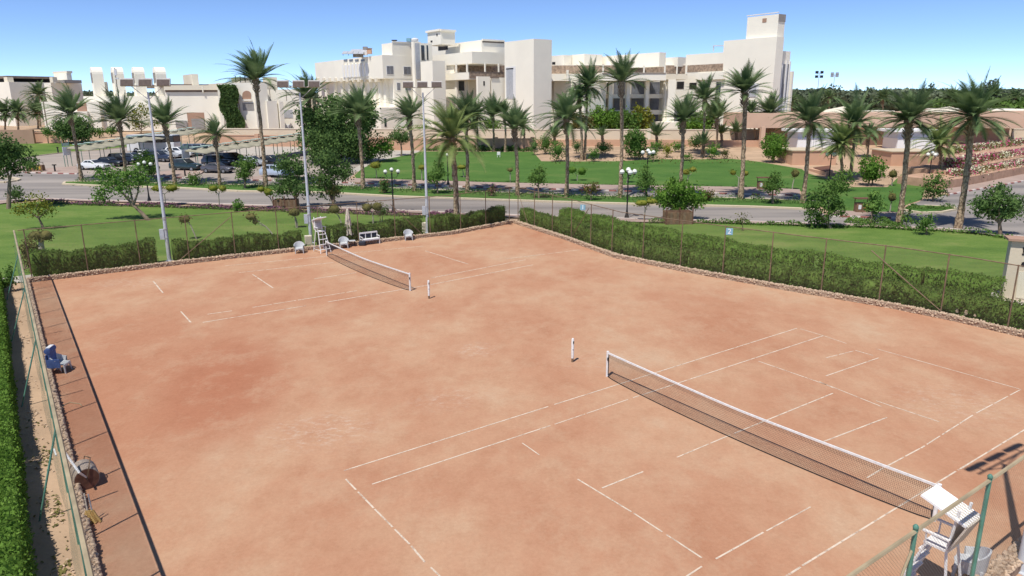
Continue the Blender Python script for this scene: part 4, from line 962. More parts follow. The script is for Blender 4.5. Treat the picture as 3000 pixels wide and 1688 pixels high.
for x, y, tx, ty, R, lab in ((15, 392, 15, 335, 40, 'leftmost of the far palms at the left edge, before the terrace building'), (54, 392, 52, 330, 44, 'second from left of the far palms before the terrace building'), (112, 378, 108, 330, 38, 'far palm just left of the cream hall building corner'), (118, 372, 112, 278, 36, 'taller far palm rising above the terrace building wall')):
    palm(x, y, tx, ty, R, lab, 'full', group='far palms at the left edge', tr=.22)
for x, y, R, lab, mm in ((1626, 440, 40, 'trunkless date palm clump right of the tall hotel block, by the wall', 'palm_leaf'), (1766, 436, 32, 'small trunkless palm clump right of the paired palms', 'palm_leaf'), (1925, 436, 44, 'greyish trunkless palm clump right of the round sand-garden tree', 'palm_leaf'), (2062, 462, 40, 'trunkless palm clump with a scarred grey stump on the sand garden', 'palm_leaf'), (2115, 430, 34, 'pale yellowish trunkless palm clump near the cream wall', 'palm_leaf_light'), (2158, 426, 34, 'trunkless upright palm clump left of the tallest palm', 'palm_leaf')):
    palm(x, y, x - 2, y - 38, R, lab, 'bush', mm, 'low palm clumps on the sand garden', .16)

# round and spreading trees; (base pixel, [(x, y, rx, ry) crown blobs in photo pixels])
T = tree
T(992, 478, [(930, 400, 52, 62), (985, 340, 62, 55), (1040, 410, 62, 60), (975, 430, 70, 48), (1065, 335, 38, 40), (900, 345, 30, 32)], 'largest tree, big dark glossy crown behind the second floodlight pole', m='leaf_dark', leaf=.34, dens=10, tr=.3, clump=.9, name='broadleaf_tree')
T(218, 420, [(190, 385, 36, 32), (240, 385, 36, 32), (216, 372, 46, 32)], 'wide domed dark green tree before the cream hall building', m='leaf_dark', leaf=.36, dens=6, clump=.7)
T(142, 421, [(139, 386, 15, 14)], 'small round topiary standing against the sunlit terracotta wall', m='leaf_mid', leaf=.2, dens=14, clump=.3, name='topiary_tree', tr=.1)
T(291, 405, [(291, 386, 13, 13)], 'small dark cube-cut shrub right of the domed tree', 'shrub', 'leaf_mid', .22, 12, name='clipped_shrub', clump=.3)
T(326, 402, [(326, 382, 17, 12)], 'brighter flat-topped clipped shrub left of the second palm', 'shrub', 'leaf_mid', .22, 12, name='clipped_shrub', clump=.3)
T(412, 392, [(392, 340, 20, 22), (415, 325, 20, 20), (402, 365, 22, 14), (452, 360, 12, 10)], 'yellow-green open tree before the cream hall, left of the first floodlight', m='leaf_yellow', leaf=.3, dens=4, clump=.6, corek=0)
T(26, 612, [(10, 430, 40, 35), (45, 455, 45, 38), (85, 480, 22, 22), (0, 480, 36, 32), (45, 505, 14, 14)], 'dark spreading tree with two leaning trunks at the left edge', m='leaf_dark', leaf=.24, dens=11, trunks=2, tr=.16, clump=.5, fill=.2, corek=.5, bark='bark')
T(436, 535, [(428, 475, 33, 33), (440, 495, 24, 18)], 'round bright tree behind the first floodlight pole among the parked cars', m='leaf_mid', leaf=.2, dens=16, clump=.35)
T(437, 646, [(300, 555, 26, 16), (320, 515, 38, 24), (370, 510, 42, 24), (410, 525, 34, 34), (350, 550, 36, 24), (300, 580, 24, 14), (290, 500, 18, 14)], 'wide sprawling tree leaning left over the road, in front of the globe lamp', m='leaf_mid', leaf=.2, dens=10, tr=.17, clump=.5, fill=.25, corek=.4)
T(128, 672, [(105, 590, 32, 24), (70, 605, 28, 14), (140, 612, 28, 14), (112, 620, 22, 14), (55, 622, 20, 8)], 'airy light green tree on the left lawn nearest the courts', m='leaf_yellow', leaf=.17, dens=9, tr=.1, clump=.4, fill=.15, corek=0)
T(719, 555, [(720, 487, 33, 32), (716, 512, 20, 14)], 'round green tree right of the dark grey sedan', m='leaf_mid', leaf=.2, dens=15, clump=.4)
T(877, 612, [(842, 478, 40, 28), (875, 500, 40, 36), (838, 535, 36, 24), (885, 550, 34, 26), (822, 562, 22, 12)], 'dark irregular tree left of the second floodlight pole by the wooden box', m='leaf_dark', leaf=.22, dens=11, tr=.16, clump=.5, fill=.3, corek=.55)
T(976, 605, [(955, 465, 40, 26), (985, 500, 42, 32), (945, 520, 32, 28), (965, 560, 32, 30), (1010, 505, 26, 22)], 'dark irregular tree right of the second floodlight pole', m='leaf_dark', leaf=.22, dens=11, tr=.18, clump=.5, fill=.3, corek=.55)
T(978, 606, [(976, 562, 17, 16)], 'low rounded shrub at the foot of the dark tree right of the second floodlight', 'shrub', 'leaf_olive', .18, 16, name='clipped_shrub', clump=.3)
T(1108, 476, [(1128, 430, 26, 26), (1098, 440, 26, 22)], 'bright yellow-green tree at the left end of the middle lawn', m='leaf_bright', leaf=.25, dens=9, clump=.4)
T(1176, 458, [(1164, 398, 24, 22), (1186, 403, 18, 18)], 'dark umbrella-shaped tree on the lawn corner before the orange wall', m='leaf_dark', leaf=.22, dens=12, clump=.35)
T(1284, 570, [(1280, 515, 30, 24), (1286, 488, 16, 22), (1262, 520, 18, 14)], 'small pointed green tree right of the third floodlight pole on the median', m='leaf_mid', leaf=.18, dens=13, clump=.35, tr=.09)
T(1580, 585, [(1578, 520, 28, 22), (1582, 498, 16, 14), (1560, 525, 14, 10)], 'small rounded tree on the median below the small low palm', m='leaf_mid', leaf=.18, dens=14, clump=.35, tr=.09)
T(1892, 582, [(1890, 540, 32, 20), (1890, 510, 18, 26)], 'conical dark green tree on the median under the white lamp cluster', m='leaf_mid', leaf=.18, dens=14, clump=.35, tr=.1)
T(1989, 644, [(1945, 575, 32, 30), (1990, 555, 42, 36), (2038, 580, 34, 30), (1990, 598, 52, 26), (1968, 545, 18, 22)], 'biggest bush-like bright tree on the verge, rising from a slatted wooden enclosure', m='leaf_bright', leaf=.2, dens=14, tr=.2, clump=.42)
T(2264, 600, [(2262, 545, 32, 20), (2268, 518, 18, 22)], 'conical yellowish green tree beside the brown recycling bins near the tallest palm', m='leaf_mid', leaf=.19, dens=13, clump=.35, tr=.12)
T(2548, 662, [(2560, 605, 32, 20), (2562, 578, 18, 22)], 'conical yellowish green tree beside the bins between the two kiosk palms', m='leaf_mid', leaf=.19, dens=13, clump=.35, tr=.12)
T(2442, 670, [(2430, 560, 40, 34), (2390, 600, 38, 34), (2440, 610, 40, 34), (2400, 640, 34, 20), (2462, 548, 24, 18)], 'large loose irregular tree on the near lawn before the left kiosk', m='leaf_mid', leaf=.2, dens=11, trunks=2, tr=.1, clump=.5, fill=.3, corek=.45)
T(2266, 477, [(2270, 428, 38, 36), (2264, 450, 24, 16)], 'dense round green tree on the sand left of the left kiosk', m='leaf_bright', leaf=.22, dens=14, clump=.35, trunks=2, tr=.12)
T(2552, 545, [(2556, 492, 38, 36), (2552, 516, 24, 16)], 'dense round green tree on the sand left of the right kiosk', m='leaf_bright', leaf=.22, dens=14, clump=.35, trunks=2, tr=.12)
T(2931, 690, [(2880, 600, 38, 32), (2925, 575, 36, 34), (2972, 600, 36, 32), (2930, 622, 52, 24), (2925, 555, 12, 26)], 'dark glossy round tree with forked trunk on the lawn at the right edge', m='leaf_dark', leaf=.18, dens=18, tr=.15, clump=.35)
T(2709, 688, [(2712, 650, 28, 22), (2700, 668, 18, 14)], 'low round bush on the near lawn left of the large leaning palm', 'bush', 'leaf_mid', .17, 14, name='bush', clump=.35, trunks=2, tr=.05)
T(2655, 665, [(2655, 642, 22, 24), (2665, 615, 12, 16)], 'pale loose bush at the foot of the tall palm before the right kiosk', 'bush', 'leaf_mid', .18, 9, name='bush', clump=.4, tr=.05, corek=.3)
T(2734, 590, [(2742, 530, 32, 28), (2720, 555, 26, 24), (2748, 562, 24, 18)], 'loose light green tree below the right kiosk at the flower terraces', m='leaf_mid', leaf=.2, dens=9, clump=.5, corek=.4, tr=.1)
T(2470, 560, [(2474, 520, 30, 26), (2450, 535, 22, 18)], 'leafy light green growth behind the large loose tree below the left kiosk', m='leaf_mid', leaf=.2, dens=9, clump=.5, corek=.4, tr=.1)
T(1861, 468, [(1860, 425, 36, 36), (1862, 400, 28, 20)], 'dense mid-green round tree on the sand garden before the hotel columns', m='leaf_mid', leaf=.24, dens=13, clump=.4, tr=.09)
T(2178, 676, [(2178, 637, 20, 14), (2170, 645, 14, 10)], 'tiny sparse sapling on the near right lawn', 'sapling', 'leaf_olive', .15, 6, name='sapling', tr=.035, corek=0, fill=.1)
# clipped clouds and mushrooms
GT = 'cloud-pruned topiary trees'
def topi(bx, by, blobs, label, m='leaf_yellow', **k):
    k.setdefault('leaf', .14); k.setdefault('dens', 26); k.setdefault('tr', .06)
    return tree(bx, by, blobs, label, 'topiary', m, group=GT, name='topiary_tree', clump=.25, bark='bark_pale', corek=.85, **k)
topi(484, 603, [(460, 552, 18, 11), (503, 551, 20, 11)], 'two-lobed cloud-pruned topiary behind the first floodlight pole at the road edge')
topi(645, 612, [(625, 552, 15, 10), (652, 552, 13, 10)], 'two-lobed cloud-pruned topiary on the left lawn before the grey sedan')
topi(806, 612, [(765, 555, 13, 9), (787, 562, 15, 12)], 'two-lobed cloud-pruned topiary left of the wooden box by the road')
topi(1104, 524, [(1100, 484, 18, 11)], 'flat-headed topiary at the left tip of the middle lawn', )
topi(1236, 532, [(1236, 490, 13, 8)], 'small flat topiary half hidden by the third floodlight pole')
topi(1360, 520, [(1352, 490, 16, 7)], 'small flat topiary between the pale palm and its dark neighbour')
topi(1495, 534, [(1495, 498, 9, 7)], 'tiny brownish ball topiary left of the corner palm on the lawn edge', 'leaf_olive')
topi(1692, 530, [(1676, 498, 15, 11), (1705, 502, 14, 12)], 'two-ball topiary on V-shaped pale stems on the middle lawn', 'leaf_bright')
topi(1836, 536, [(1842, 500, 16, 9)], 'flat topiary immediately right of the very tall palm', 'leaf_bright')
topi(2012, 545, [(2010, 504, 12, 9), (2030, 497, 12, 8)], 'wavy flat topiary above the biggest bush-like tree')
topi(2162, 553, [(2148, 506, 10, 8), (2184, 508, 11, 8)], 'twin-ball topiary straddling the tallest palm trunk')
topi(2321, 556, [(2330, 508, 13, 14)], 'cup-shaped topiary on the lawn right of the recycling bins', 'leaf_olive')
topi(2605, 625, [(2614, 578, 13, 14)], 'cup-shaped topiary on the strip right of the second bins', 'leaf_olive')
topi(2613, 545, [(2617, 510, 14, 13)], 'round olive topiary right of the round tree near the right kiosk', 'leaf_olive')
topi(1886, 648, [(1880, 595, 22, 10), (1910, 590, 20, 9)], 'flat mushroom topiary at the road edge left of the biggest bush-like tree')
topi(578, 702, [(540, 642, 19, 13)], 'olive ball topiary leaning left on a pale trunk near the first floodlight', 'leaf_olive')
topi(812, 700, [(735, 635, 18, 12), (748, 650, 10, 8)], 'strongly leaning olive topiary with a bare pale trunk', 'leaf_olive')
topi(872, 668, [(862, 622, 20, 14)], 'olive topiary with spreading stems left of the second floodlight pole', 'leaf_olive', trunks=3)
topi(1002, 664, [(980, 613, 20, 14)], 'olive topiary left of the closed parasol', 'leaf_olive')
topi(1093, 655, [(1075, 608, 18, 13), (1104, 605, 18, 14)], 'olive topiary right of the closed parasol', 'leaf_olive')
topi(126, 762, [(105, 690, 26, 15), (135, 690, 20, 17)], 'chunky yellow-topped topiary with a thick pale trunk at the left court corner', 'leaf_olive', tr=.22)
# bushes
def bush(bx, by, blobs, label, m='leaf_mid', **k):
    k.setdefault('leaf', .18); k.setdefault('dens', 12); g_ = k.pop('group', None)
    return tree(bx, by, blobs, label, k.pop('cat', 'bush'), m, name='bush', clump=.3, tr=.04, trunks=k.pop('trunks', 2), group=g_, **k)
bush(47, 592, [(47, 568, 26, 22)], 'dark round bush beside the road at the left edge', 'leaf_dark')
bush(696, 620, [(696, 602, 20, 18)], 'spiky light bush on the left lawn at the road edge')
bush(568, 545, [(568, 525, 22, 20)], 'bush topped with cream flowers on the median between two palms', accent=('petal_white', 7))
bush(1126, 570, [(1126, 548, 18, 18), (1122, 535, 16, 12)], 'dark red flowering bush beside the globe lamp on the median', 'leaf_dark', accent=('petal_red', 9))
bush(1440, 578, [(1440, 560, 14, 14)], 'small bright pink flowering bush left of the corner palm', 'leaf_olive', accent=('petal_pink', 12))
bush(1731, 590, [(1718, 555, 14, 14), (1738, 552, 20, 18)], 'round pink and orange flowering bush on the median right of the broad palm', 'leaf_olive', accent=('petal_red', 9))
bush(2078, 592, [(2074, 572, 22, 16)], 'pale pink flowering bush right of the biggest bush-like tree', 'leaf_olive', accent=('petal_red', 8))
bush(1118, 650, [(1122, 618, 16, 16)], 'dark purple-leaved bush beside the olive topiary near the lamp', 'leaf_dark', accent=('petal_purple', 5))
bush(2458, 482, [(2420, 468, 0.1, 0.1), (2417, 466, 12, 16)], 'bright upright shrub before the left planter wall', 'leaf_bright', trunks=1)
bush(2708, 486, [(2708, 468, 12, 16)], 'bright upright shrub before the right planter wall', 'leaf_bright', trunks=1)
for x, y, r1, r2, mm, lab in ((1566, 455, 10, 18, 'leaf_dark', 'dark narrow bush at the far left of the sand garden row'), (1600, 452, 20, 20, 'leaf_mid', 'rounded bush left of the two-stemmed one on the lawn edge'), (1635, 474, 21, 22, 'leaf_mid', 'two-stemmed dark bush on the lawn edge, left of the broad palm'), (1768, 455, 22, 12, 'leaf_mid', 'flat-topped bush right of the paired palms'), (1739, 474, 14, 13, 'leaf_mid', 'small grey-green ball bush below the flat-topped one'), (1690, 450, 13, 12, 'leaf_dark', 'dark flat bush left of the paired palms'), (1912, 474, 14, 16, 'leaf_mid', 'grey-green bush right of the sand-garden round tree'), (1880, 466, 10, 12, 'leaf_mid', 'tiny pale bush at the foot of the sand-garden round tree'), (1926, 442, 17, 9, 'leaf_mid', 'flat umbrella bush near the reddish wall, farther left'), (1986, 446, 17, 10, 'leaf_mid', 'flat umbrella bush behind the palm above the verge tree'), (1956, 462, 12, 14, 'leaf_yellow', 'yellowish drooping bush between the two umbrella bushes'), (2040, 440, 20, 14, 'leaf_mid', 'dark broad bush left of the stump palm clump'), (2090, 468, 15, 17, 'leaf_bright', 'bright ball bush on the lawn edge near the palm clump'), (2013, 472, 12, 6, 'leaf_mid', 'low dark clipped bush on the lawn edge'), (2125, 466, 10, 9, 'leaf_olive', 'thin brownish bush at the lawn edge left of the tallest palm')):
    bush(x, y, [(x, y - r2 * 1.25 - 6, r1 * 1.25, r2 * 1.3)], lab, mm, group='bushes on the sand garden')
# shrubs behind the cream wall, before the hotel
def backshrub(x, y, rx, ry, m, lab): return tree(x, y + ry + 3, [(x - rx * .4, y, rx * .7, ry), (x + rx * .4, y + 2, rx * .7, ry * .9)], lab, 'shrub', m, .45, 5, 'shrubs behind the garden wall', 'garden_shrub', clump=.8, tr=.1)
backshrub(1775, 350, 52, 32, 'leaf_bright', 'widest bright green shrub mass behind the garden wall before the window grid'); backshrub(1840, 355, 34, 30, 'leaf_mid', 'darker green shrub behind the very tall palm trunk')
backshrub(1882, 350, 28, 34, 'leaf_yellow', 'yellow-tipped shrub behind the garden wall right of the very tall palm'); backshrub(1425, 362, 36, 22, 'leaf_bright', 'bright shrub behind the wall left of the plain tall block')
backshrub(2068, 350, 26, 30, 'leaf_mid', 'dark shrub before the right-hand recess of the hotel'); backshrub(2030, 368, 36, 16, 'leaf_bright', 'low bright shrub before the hotel terrace steps')
backshrub(1700, 362, 30, 28, 'leaf_olive', 'dull green shrub mass behind the paired palms')
# ivy sheet on the cream hall
iv = thing('ivy', atD(676, 380, 154), 'dense green ivy draping the cream hall between its two blocks', 'ivy')
rs = np.random.default_rng(77); n = 5200; u = rs.random(n); v = rs.random(n) ** .9
sx = 636 + 52 * (u) + v * 26 + 6 * np.sin(v * 9); keep = rs.random(n) > .25 * v; P = np.array([list(atD(a, 250 + b * 124, 154.4 - .5 * rs.random() + (a - 636) * .004)) for a, b in zip(sx[keep], v[keep])]) - np.array(atD(676, 380, 154))
D_ = rand_dirs(rs, len(P)); D_[:, 2] -= 1.0; D_ /= np.linalg.norm(D_, axis=1)[:, None]; U_ = np.cross(D_, rand_dirs(rs, len(P))); U_ /= np.linalg.norm(U_, axis=1)[:, None]
V, Fq = leaf_quads(P, D_, U_, rs.uniform(.4, .9, len(P)), rs.uniform(.25, .45, len(P))); new_obj('foliage', mesh_arr('foliage', V, Fq, 'leaf_dark'), iv)
tb = MB()
for k in range(7): p = atD(645 + k * 7, 252, 154.8) - atD(676, 380, 154); q = atD(660 + k * 8, 376, 154.8) - atD(676, 380, 154); tb.tube([p, (p + q) / 2 + Vector((.3, 0, 0)), q], .09, 5)
tb.build('stem', 'bark', iv)

# hedges: leafy boxes following a line; world points, width, height
def hedge(P, wd, ht, label, m='leaf_hedge', dens=190, leaf=.11, gap=None, group='hedges round the tennis courts', name='hedge', ragged=.13, top=None):
    NSEED[0] += 1; rs = np.random.default_rng(NSEED[0]); t = thing(name, P[0], label, 'hedge', group); Vs = []; O = np.array(P[0]); cm = MB(); prev = None
    for a, b in zip(P, P[1:]):
        L = (b - a).length; d = np.array((b - a).normalized()); nv = np.array([-d[1], d[0], 0]); A = np.array(a)
        per = wd + 2 * ht; N = int(L * per * dens); s = rs.random(N) * L; q = rs.random(N) * per
        side = np.where(q < ht, -1, np.where(q > ht + wd, 1, 0)); z = np.where(side == -1, q, np.where(side == 1, per - q, ht)); x = np.where(side == 0, q - ht - wd / 2, side * wd / 2)
        lump = ragged * (np.sin(s * 1.9 + A[0]) * .5 + np.sin(s * .83 + 2) * .7 + np.sin(s * 4.7 + A[1]) * .3)
        z = z * (1 + lump / ht); x = x * (1 + .5 * lump / wd) * (1 - .12 * (z / ht) ** 3)
        dep = np.abs(rs.normal(size=N)) * .07
        nrm = np.where((side == 0)[:, None], np.array([0, 0, 1.0])[None, :], side[:, None] * nv[None, :])
        Pp = A + d * s[:, None] + nv * x[:, None] + np.array([0, 0, 1]) * z[:, None] + nrm * (rs.normal(size=(N, 1)) * .05) - O
        Vs.append((Pp, nrm))
        for k in range(max(1, int(L / .8))):
            p = A + d * (k + .5) * .8 - O; lz = ht + ragged * (math.sin((k + .5) * .8 * 1.9 + A[0]) * .5 + math.sin((k + .5) * .8 * .83 + 2) * .7) - .10
            cm.box((p[0], p[1], lz / 2), (.83, wd - .16, lz), rz=math.atan2(d[1], d[0]))
    P_ = np.concatenate([v[0] for v in Vs]); Nn = np.concatenate([v[1] for v in Vs]); n = len(P_)
    D = rand_dirs(rs, n) * .9 + Nn * .55 + np.array([0, 0, .35]); D /= np.linalg.norm(D, axis=1)[:, None]; U = np.cross(D, rand_dirs(rs, n)); U /= np.linalg.norm(U, axis=1)[:, None]
    ln = rs.uniform(.6, 1.5, n) * leaf; V, Fq = leaf_quads(P_, D, U, ln, ln * .6)
    V2 = np.array(cm.v); F2 = np.array(cm.f) + len(V)
    new_obj('foliage', mesh_arr('foliage', np.concatenate([V, V2]), np.concatenate([Fq, F2]), m), t)
    return t
def off(P, d):
    out = []
    for i, p in enumerate(P):
        a = P[max(0, i - 1)]; b = P[min(len(P) - 1, i + 1)]; v = (b - a).normalized(); out.append(p + Vector((-v.y, v.x, 0)) * d)
    return out
def between(P, t0, t1):                                # part of a polyline by fraction of x pixel
    L = [0]
    for a, b in zip(P, P[1:]): L.append(L[-1] + (b - a).length)
    def pt(s):
        for i in range(len(P) - 1):
            if s <= L[i + 1] or i == len(P) - 2: return P[i].lerp(P[i + 1], (s - L[i]) / (L[i + 1] - L[i]))
    s0, s1 = t0 * L[-1], t1 * L[-1]
    return [pt(s0)] + [P[i] for i in range(1, len(P) - 1) if s0 < L[i] < s1] + [pt(s1)]
FL = far_line + [RW[0]]
FH = off(FL, 1.25)
def fr_at(px):                                         # fraction along the far line for a pixel column
    best = min(range(0, 1001), key=lambda k: abs((lambda p: 1500 + (p.x / (p.y * cp + (CH - p.z) * sp)) * F)(between(FH, 0, max(.001, k / 1000))[-1]) - px)); return best / 1000
hedge(between(FH, fr_at(100), fr_at(462)), 1.15, 1.6, 'hedge behind the far court from the left corner to the first floodlight pole', ragged=.16)
hedge(between(FH, fr_at(512), fr_at(886)), 1.15, 1.35, 'hedge behind the far court between the first and second floodlight poles', ragged=.16)
hedge(between(FH, fr_at(935), fr_at(1236)), 1.15, 1.45, 'hedge behind the far court between the parasol end and the third floodlight pole', ragged=.16)
hedge(between(FH, fr_at(1262), .995), 1.1, 1.35, 'dark hedge round the palm at the far right corner of the courts', ragged=.18)
RH = off(RW, 1.2)
hedge(RH, 1.1, 1.25, 'long front hedge behind the right-hand fence', ragged=.10)
R2 = off([at(1648, 660), at(1760, 690), at(1900, 722), at(2100, 768), at(2400, 820), at(2700, 868), at(2935, 893)], .2)
hedge(R2, 1.3, 1.5, 'second taller hedge running behind the long front hedge', 'leaf_hedge_light', ragged=.12)
c0 = at(60, 800)
hedge([cu(-8.93, -34.4), cu(-8.88, -20), cu(-8.85, -6), cu(-8.84, 4), cu(-8.84, 11)], 1.75, 1.3, 'bright green thick hedge running down the left edge of the picture', 'leaf_hedge_light', 330, .085, ragged=.10)
tree(60, 800, [(62, 745, 0.1, .1), (92, 745, 26, 52), (112, 772, 22, 34)], 'tall brownish climbing bush filling the left corner behind the fence', 'bush', 'leaf_olive', .13, 60, name='climbing_bush', clump=.3, tr=.07)
tree(45, 855, [(28, 808, 16, 26), (18, 826, 14, 20)], 'small green bush just outside the left fence corner', 'bush', 'leaf_mid', .12, 50, name='bush', clump=.3, tr=.04)

# ground-cover strips that nobody could count
def cover(pts, wd, ht, n, m, label, leaf=.16, dens=None, accent=None):
    NSEED[0] += 1; rs = np.random.default_rng(NSEED[0]); P = [at(*p) for p in pts]; Ls = [(b - a).length for a, b in zip(P, P[1:])]; tot = sum(Ls); O = P[0]; Q = []
    for a, b, L in zip(P, P[1:], Ls):
        k = int(n * L / tot); d = (b - a) / L; nv = Vector((-d.y, d.x, 0)); s = rs.random(k) * L; o_ = (rs.random(k) - .5) * wd; hh = ht * (.35 + .65 * np.clip(np.sin(s * 1.3 + a.x) * .5 + np.sin(s * 3.1) * .4 + .5, 0, 1)) * rs.random(k) ** .7
        for i in range(k): p = a + d * s[i] + nv * o_[i]; Q.append((p.x - O.x, p.y - O.y, g(p.y) - O.z + hh[i]))
    Q = np.array(Q); D = rand_dirs(rs, len(Q)) + np.array([0, 0, .6]); D /= np.linalg.norm(D, axis=1)[:, None]; U = np.cross(D, rand_dirs(rs, len(Q))); U /= np.linalg.norm(U, axis=1)[:, None]
    ln = rs.uniform(.7, 1.4, len(Q)) * leaf; V, Fq = leaf_quads(Q, D, U, ln, ln * .6); t = new_obj('ground_cover', mesh_arr('ground_cover', V, Fq, m), None, O); tag(t, label, 'ground cover', kind='stuff'); return t
MID = [(a[0], (a[1] + b[1]) / 2 - 1) for a, b in zip([(230, 541), (512, 549), (700, 556), (948, 562), (1166, 572), (1352, 578), (1648, 590), (1866, 595), (2200, 602), (2380, 608)], [(230, 533), (512, 541), (700, 544), (948, 547), (1166, 555), (1352, 562), (1648, 574), (1866, 581), (2200, 588), (2380, 594)])]
cover(MID, 2.2, .6, 9000, 'leaf_dark', 'low dark planting along the whole median strip')
cover([(a, b - 6) for a, b in MID], 1.0, .8, 2600, 'leaf_mid', 'taller tufts along the back of the median strip')
cover([(a, b + 4) for a, b in MID], 2.4, .12, 3000, 'leaf_olive', 'short olive ground cover at the front of the median')
cover([(130, 594), (264, 601), (450, 606), (620, 612), (750, 617), (1010, 625), (1116, 630), (1230, 634)], .9, .5, 4200, 'petal_purple', 'purple and dark edging plants along the near pavement on the left')
cover([(130, 595), (264, 602), (450, 607), (620, 613), (750, 618), (1010, 626), (1116, 631), (1330, 640)], .8, .4, 3400, 'leaf_dark', 'dark green edging plants along the near pavement on the left')
cover([(1255, 632), (1300, 634), (1345, 636)], 1.0, .7, 700, 'petal_purple', 'purple flowers beside the third floodlight pole')
cover([(1900, 655), (2100, 656), (2366, 664), (2560, 669), (2745, 680)], .7, .5, 2600, 'leaf_mid', 'sparse edging plants along the near pavement on the right')
cover([(2745, 680), (2860, 688), (2990, 706)], .7, .6, 500, 'leaf_mid', 'scattered tufts along the pavement near the right-edge tree')
cover([(2476, 654), (2560, 661), (2640, 664)], 1.6, .8, 1500, 'leaf_mid', 'leafy verge plants below the second bins')
cover([(2665, 612), (2720, 616), (2790, 613)], 1.6, .6, 900, 'leaf_mid', 'planting on the tip of the median at the right')
cover([(1060, 524), (1352, 533), (1800, 544), (2200, 550), (2330, 555)], .4, .3, 1500, 'leaf_dark', 'thin dark planting edge of the middle lawn')
cover([(2790, 480), (2850, 470), (3000, 446)], 1.5, .4, 300, 'leaf_olive', 'dry plants between the terrace rows', .2)
cover([(640, 381), (1240, 383), (1560, 384), (1900, 384), (2228, 385)], 2.5, 1.3, 6000, 'leaf_mid', 'continuous green hedge strip along the top of the garden wall', .4)
cover([(1240, 441), (1400, 442), (1560, 443)], 1.6, 1.0, 2500, 'leaf_dark', 'dark planting at the foot of the orange wall', .3)
cover([(1610, 470), (1800, 470), (1960, 470), (2200, 468)], 9, .25, 500, 'leaf_olive', 'dry scattered tufts on the sand garden', .25)
cover([(2700, 452), (2790, 446), (2860, 440)], 2.0, .5, 500, 'leaf_olive', 'dull growth left of the top flower row', .25)
# flower rows on the terraces
def flowers(P, n, mixm, label, ht=1.0):
    NSEED[0] += 1; rs = np.random.default_rng(NSEED[0]); t = thing('flower_row', P[0], label, 'flower bed', 'flower rows on the terraces')
    for m, fr, cl in mixm:
        Q = []
        for a, b in zip(P, P[1:]):
            for i in range(int(n * fr / (len(P) - 1))):
                s = rs.random(); p = a.lerp(b, s); w_ = math.sin(s * 17 + cl * 3 + a.x) * .5 + math.sin(s * 7.3 + cl) * .6
                if cl and w_ < rs.normal() * .3: continue
                Q.append((p.x - P[0].x, p.y - P[0].y + rs.normal() * .8, p.z - P[0].z + rs.random() * ht * (1 if cl else .85)))
        Q = np.array(Q); D = rand_dirs(rs, len(Q)) + np.array([0, 0, .4]); D /= np.linalg.norm(D, axis=1)[:, None]; U = np.cross(D, rand_dirs(rs, len(Q))); U /= np.linalg.norm(U, axis=1)[:, None]
        ln = rs.uniform(.18, .34, len(Q)); V, Fq = leaf_quads(Q, D, U, ln, ln * .7); new_obj('blossom' if cl else 'foliage', mesh_arr('blossom' if cl else 'foliage', V, Fq, m), t)
def Dw(x): return at(x, 549 - (x - 2818) * .2033 if x > 2818 else 549 + (2818 - x) * .15).y
def frow(pts, k): return [atD(x, y, Dw(x) + 5.5 * k + 3.2) for x, y in pts]
flowers(frow([(2770, 458), (2860, 446), (3000, 428), (3120, 412)], 2.4), 8200, (('leaf_olive', .45, 0), ('petal_white', .38, 1), ('petal_pink', .2, 2.2)), 'highest row of white and pink bougainvillea on the terraces', 1.3)
flowers(frow([(2780, 494), (2840, 482), (3000, 462), (3120, 444)], 1), 8200, (('leaf_olive', .35, 0), ('petal_white', .35, 2), ('petal_pink', .4, .7)), 'middle row of pink and white bougainvillea on the terraces', 1.3)
flowers(frow([(2790, 526), (2850, 516), (2960, 500), (3000, 492), (3100, 475)], 0), 7000, (('leaf_olive', .35, 0), ('petal_white', .5, 1.6), ('petal_pink', .2, 3)), 'lowest row of mostly white bougainvillea on the terraces', 1.3)
for v0, v1, m_, l_, n_ in ((16, -10, 'leaf_olive', 'dry litter and weeds on the sandy strip outside the left fence', 900), (12, -30, 'stone', 'pale rubble scattered on the sandy strip outside the left fence', 500)):
    rs = np.random.default_rng(int(v0 * 7)); Q = []
    for i in range(n_):
        v = rs.uniform(v1, v0); 
        if math.sin(v * 1.7) + rs.normal() * .5 < 0: continue
        p = cu(-7.15 - abs(rs.normal()) * .35, v) - cu(-7.5, 0); Q.append((p.x, p.y, .03 + .03 * rs.random()))
    Q = np.array(Q); D = rand_dirs(rs, len(Q)); D[:, 2] *= .4; D /= np.linalg.norm(D, axis=1)[:, None]; U = np.cross(D, np.array([0, 0, 1.0]) + .3 * rand_dirs(rs, len(Q))); U /= np.linalg.norm(U, axis=1)[:, None]
    ln = rs.uniform(.05, .16, len(Q)); V, Fq = leaf_quads(Q, D, U, ln, ln * .6); tag(new_obj('ground_litter', mesh_arr('ground_litter', V, Fq, m_), None, cu(-7.5, 0)), l_, 'litter', kind='stuff')
# far palms standing out of the belt
for x, y, R_, lab in ((2318, 282, 24, 'small far palm just right of the hotel tower'), (2428, 272, 26, 'far palm between the distant masts and the left kiosk'), (2585, 276, 28, 'far palm left of the tall palm before the right kiosk'), (2705, 282, 26, 'far palm right of the tall palm before the right kiosk'), (2790, 272, 30, 'far palm left of the large leaning palm'), (2915, 268, 30, 'far palm right of the large leaning palm'), (2972, 276, 30, 'far palm nearest the right edge above the fascia')):
    palm(x, 352, x, y + 14, R_, lab, 'full', group='far palms above the pink building', tr=.3)
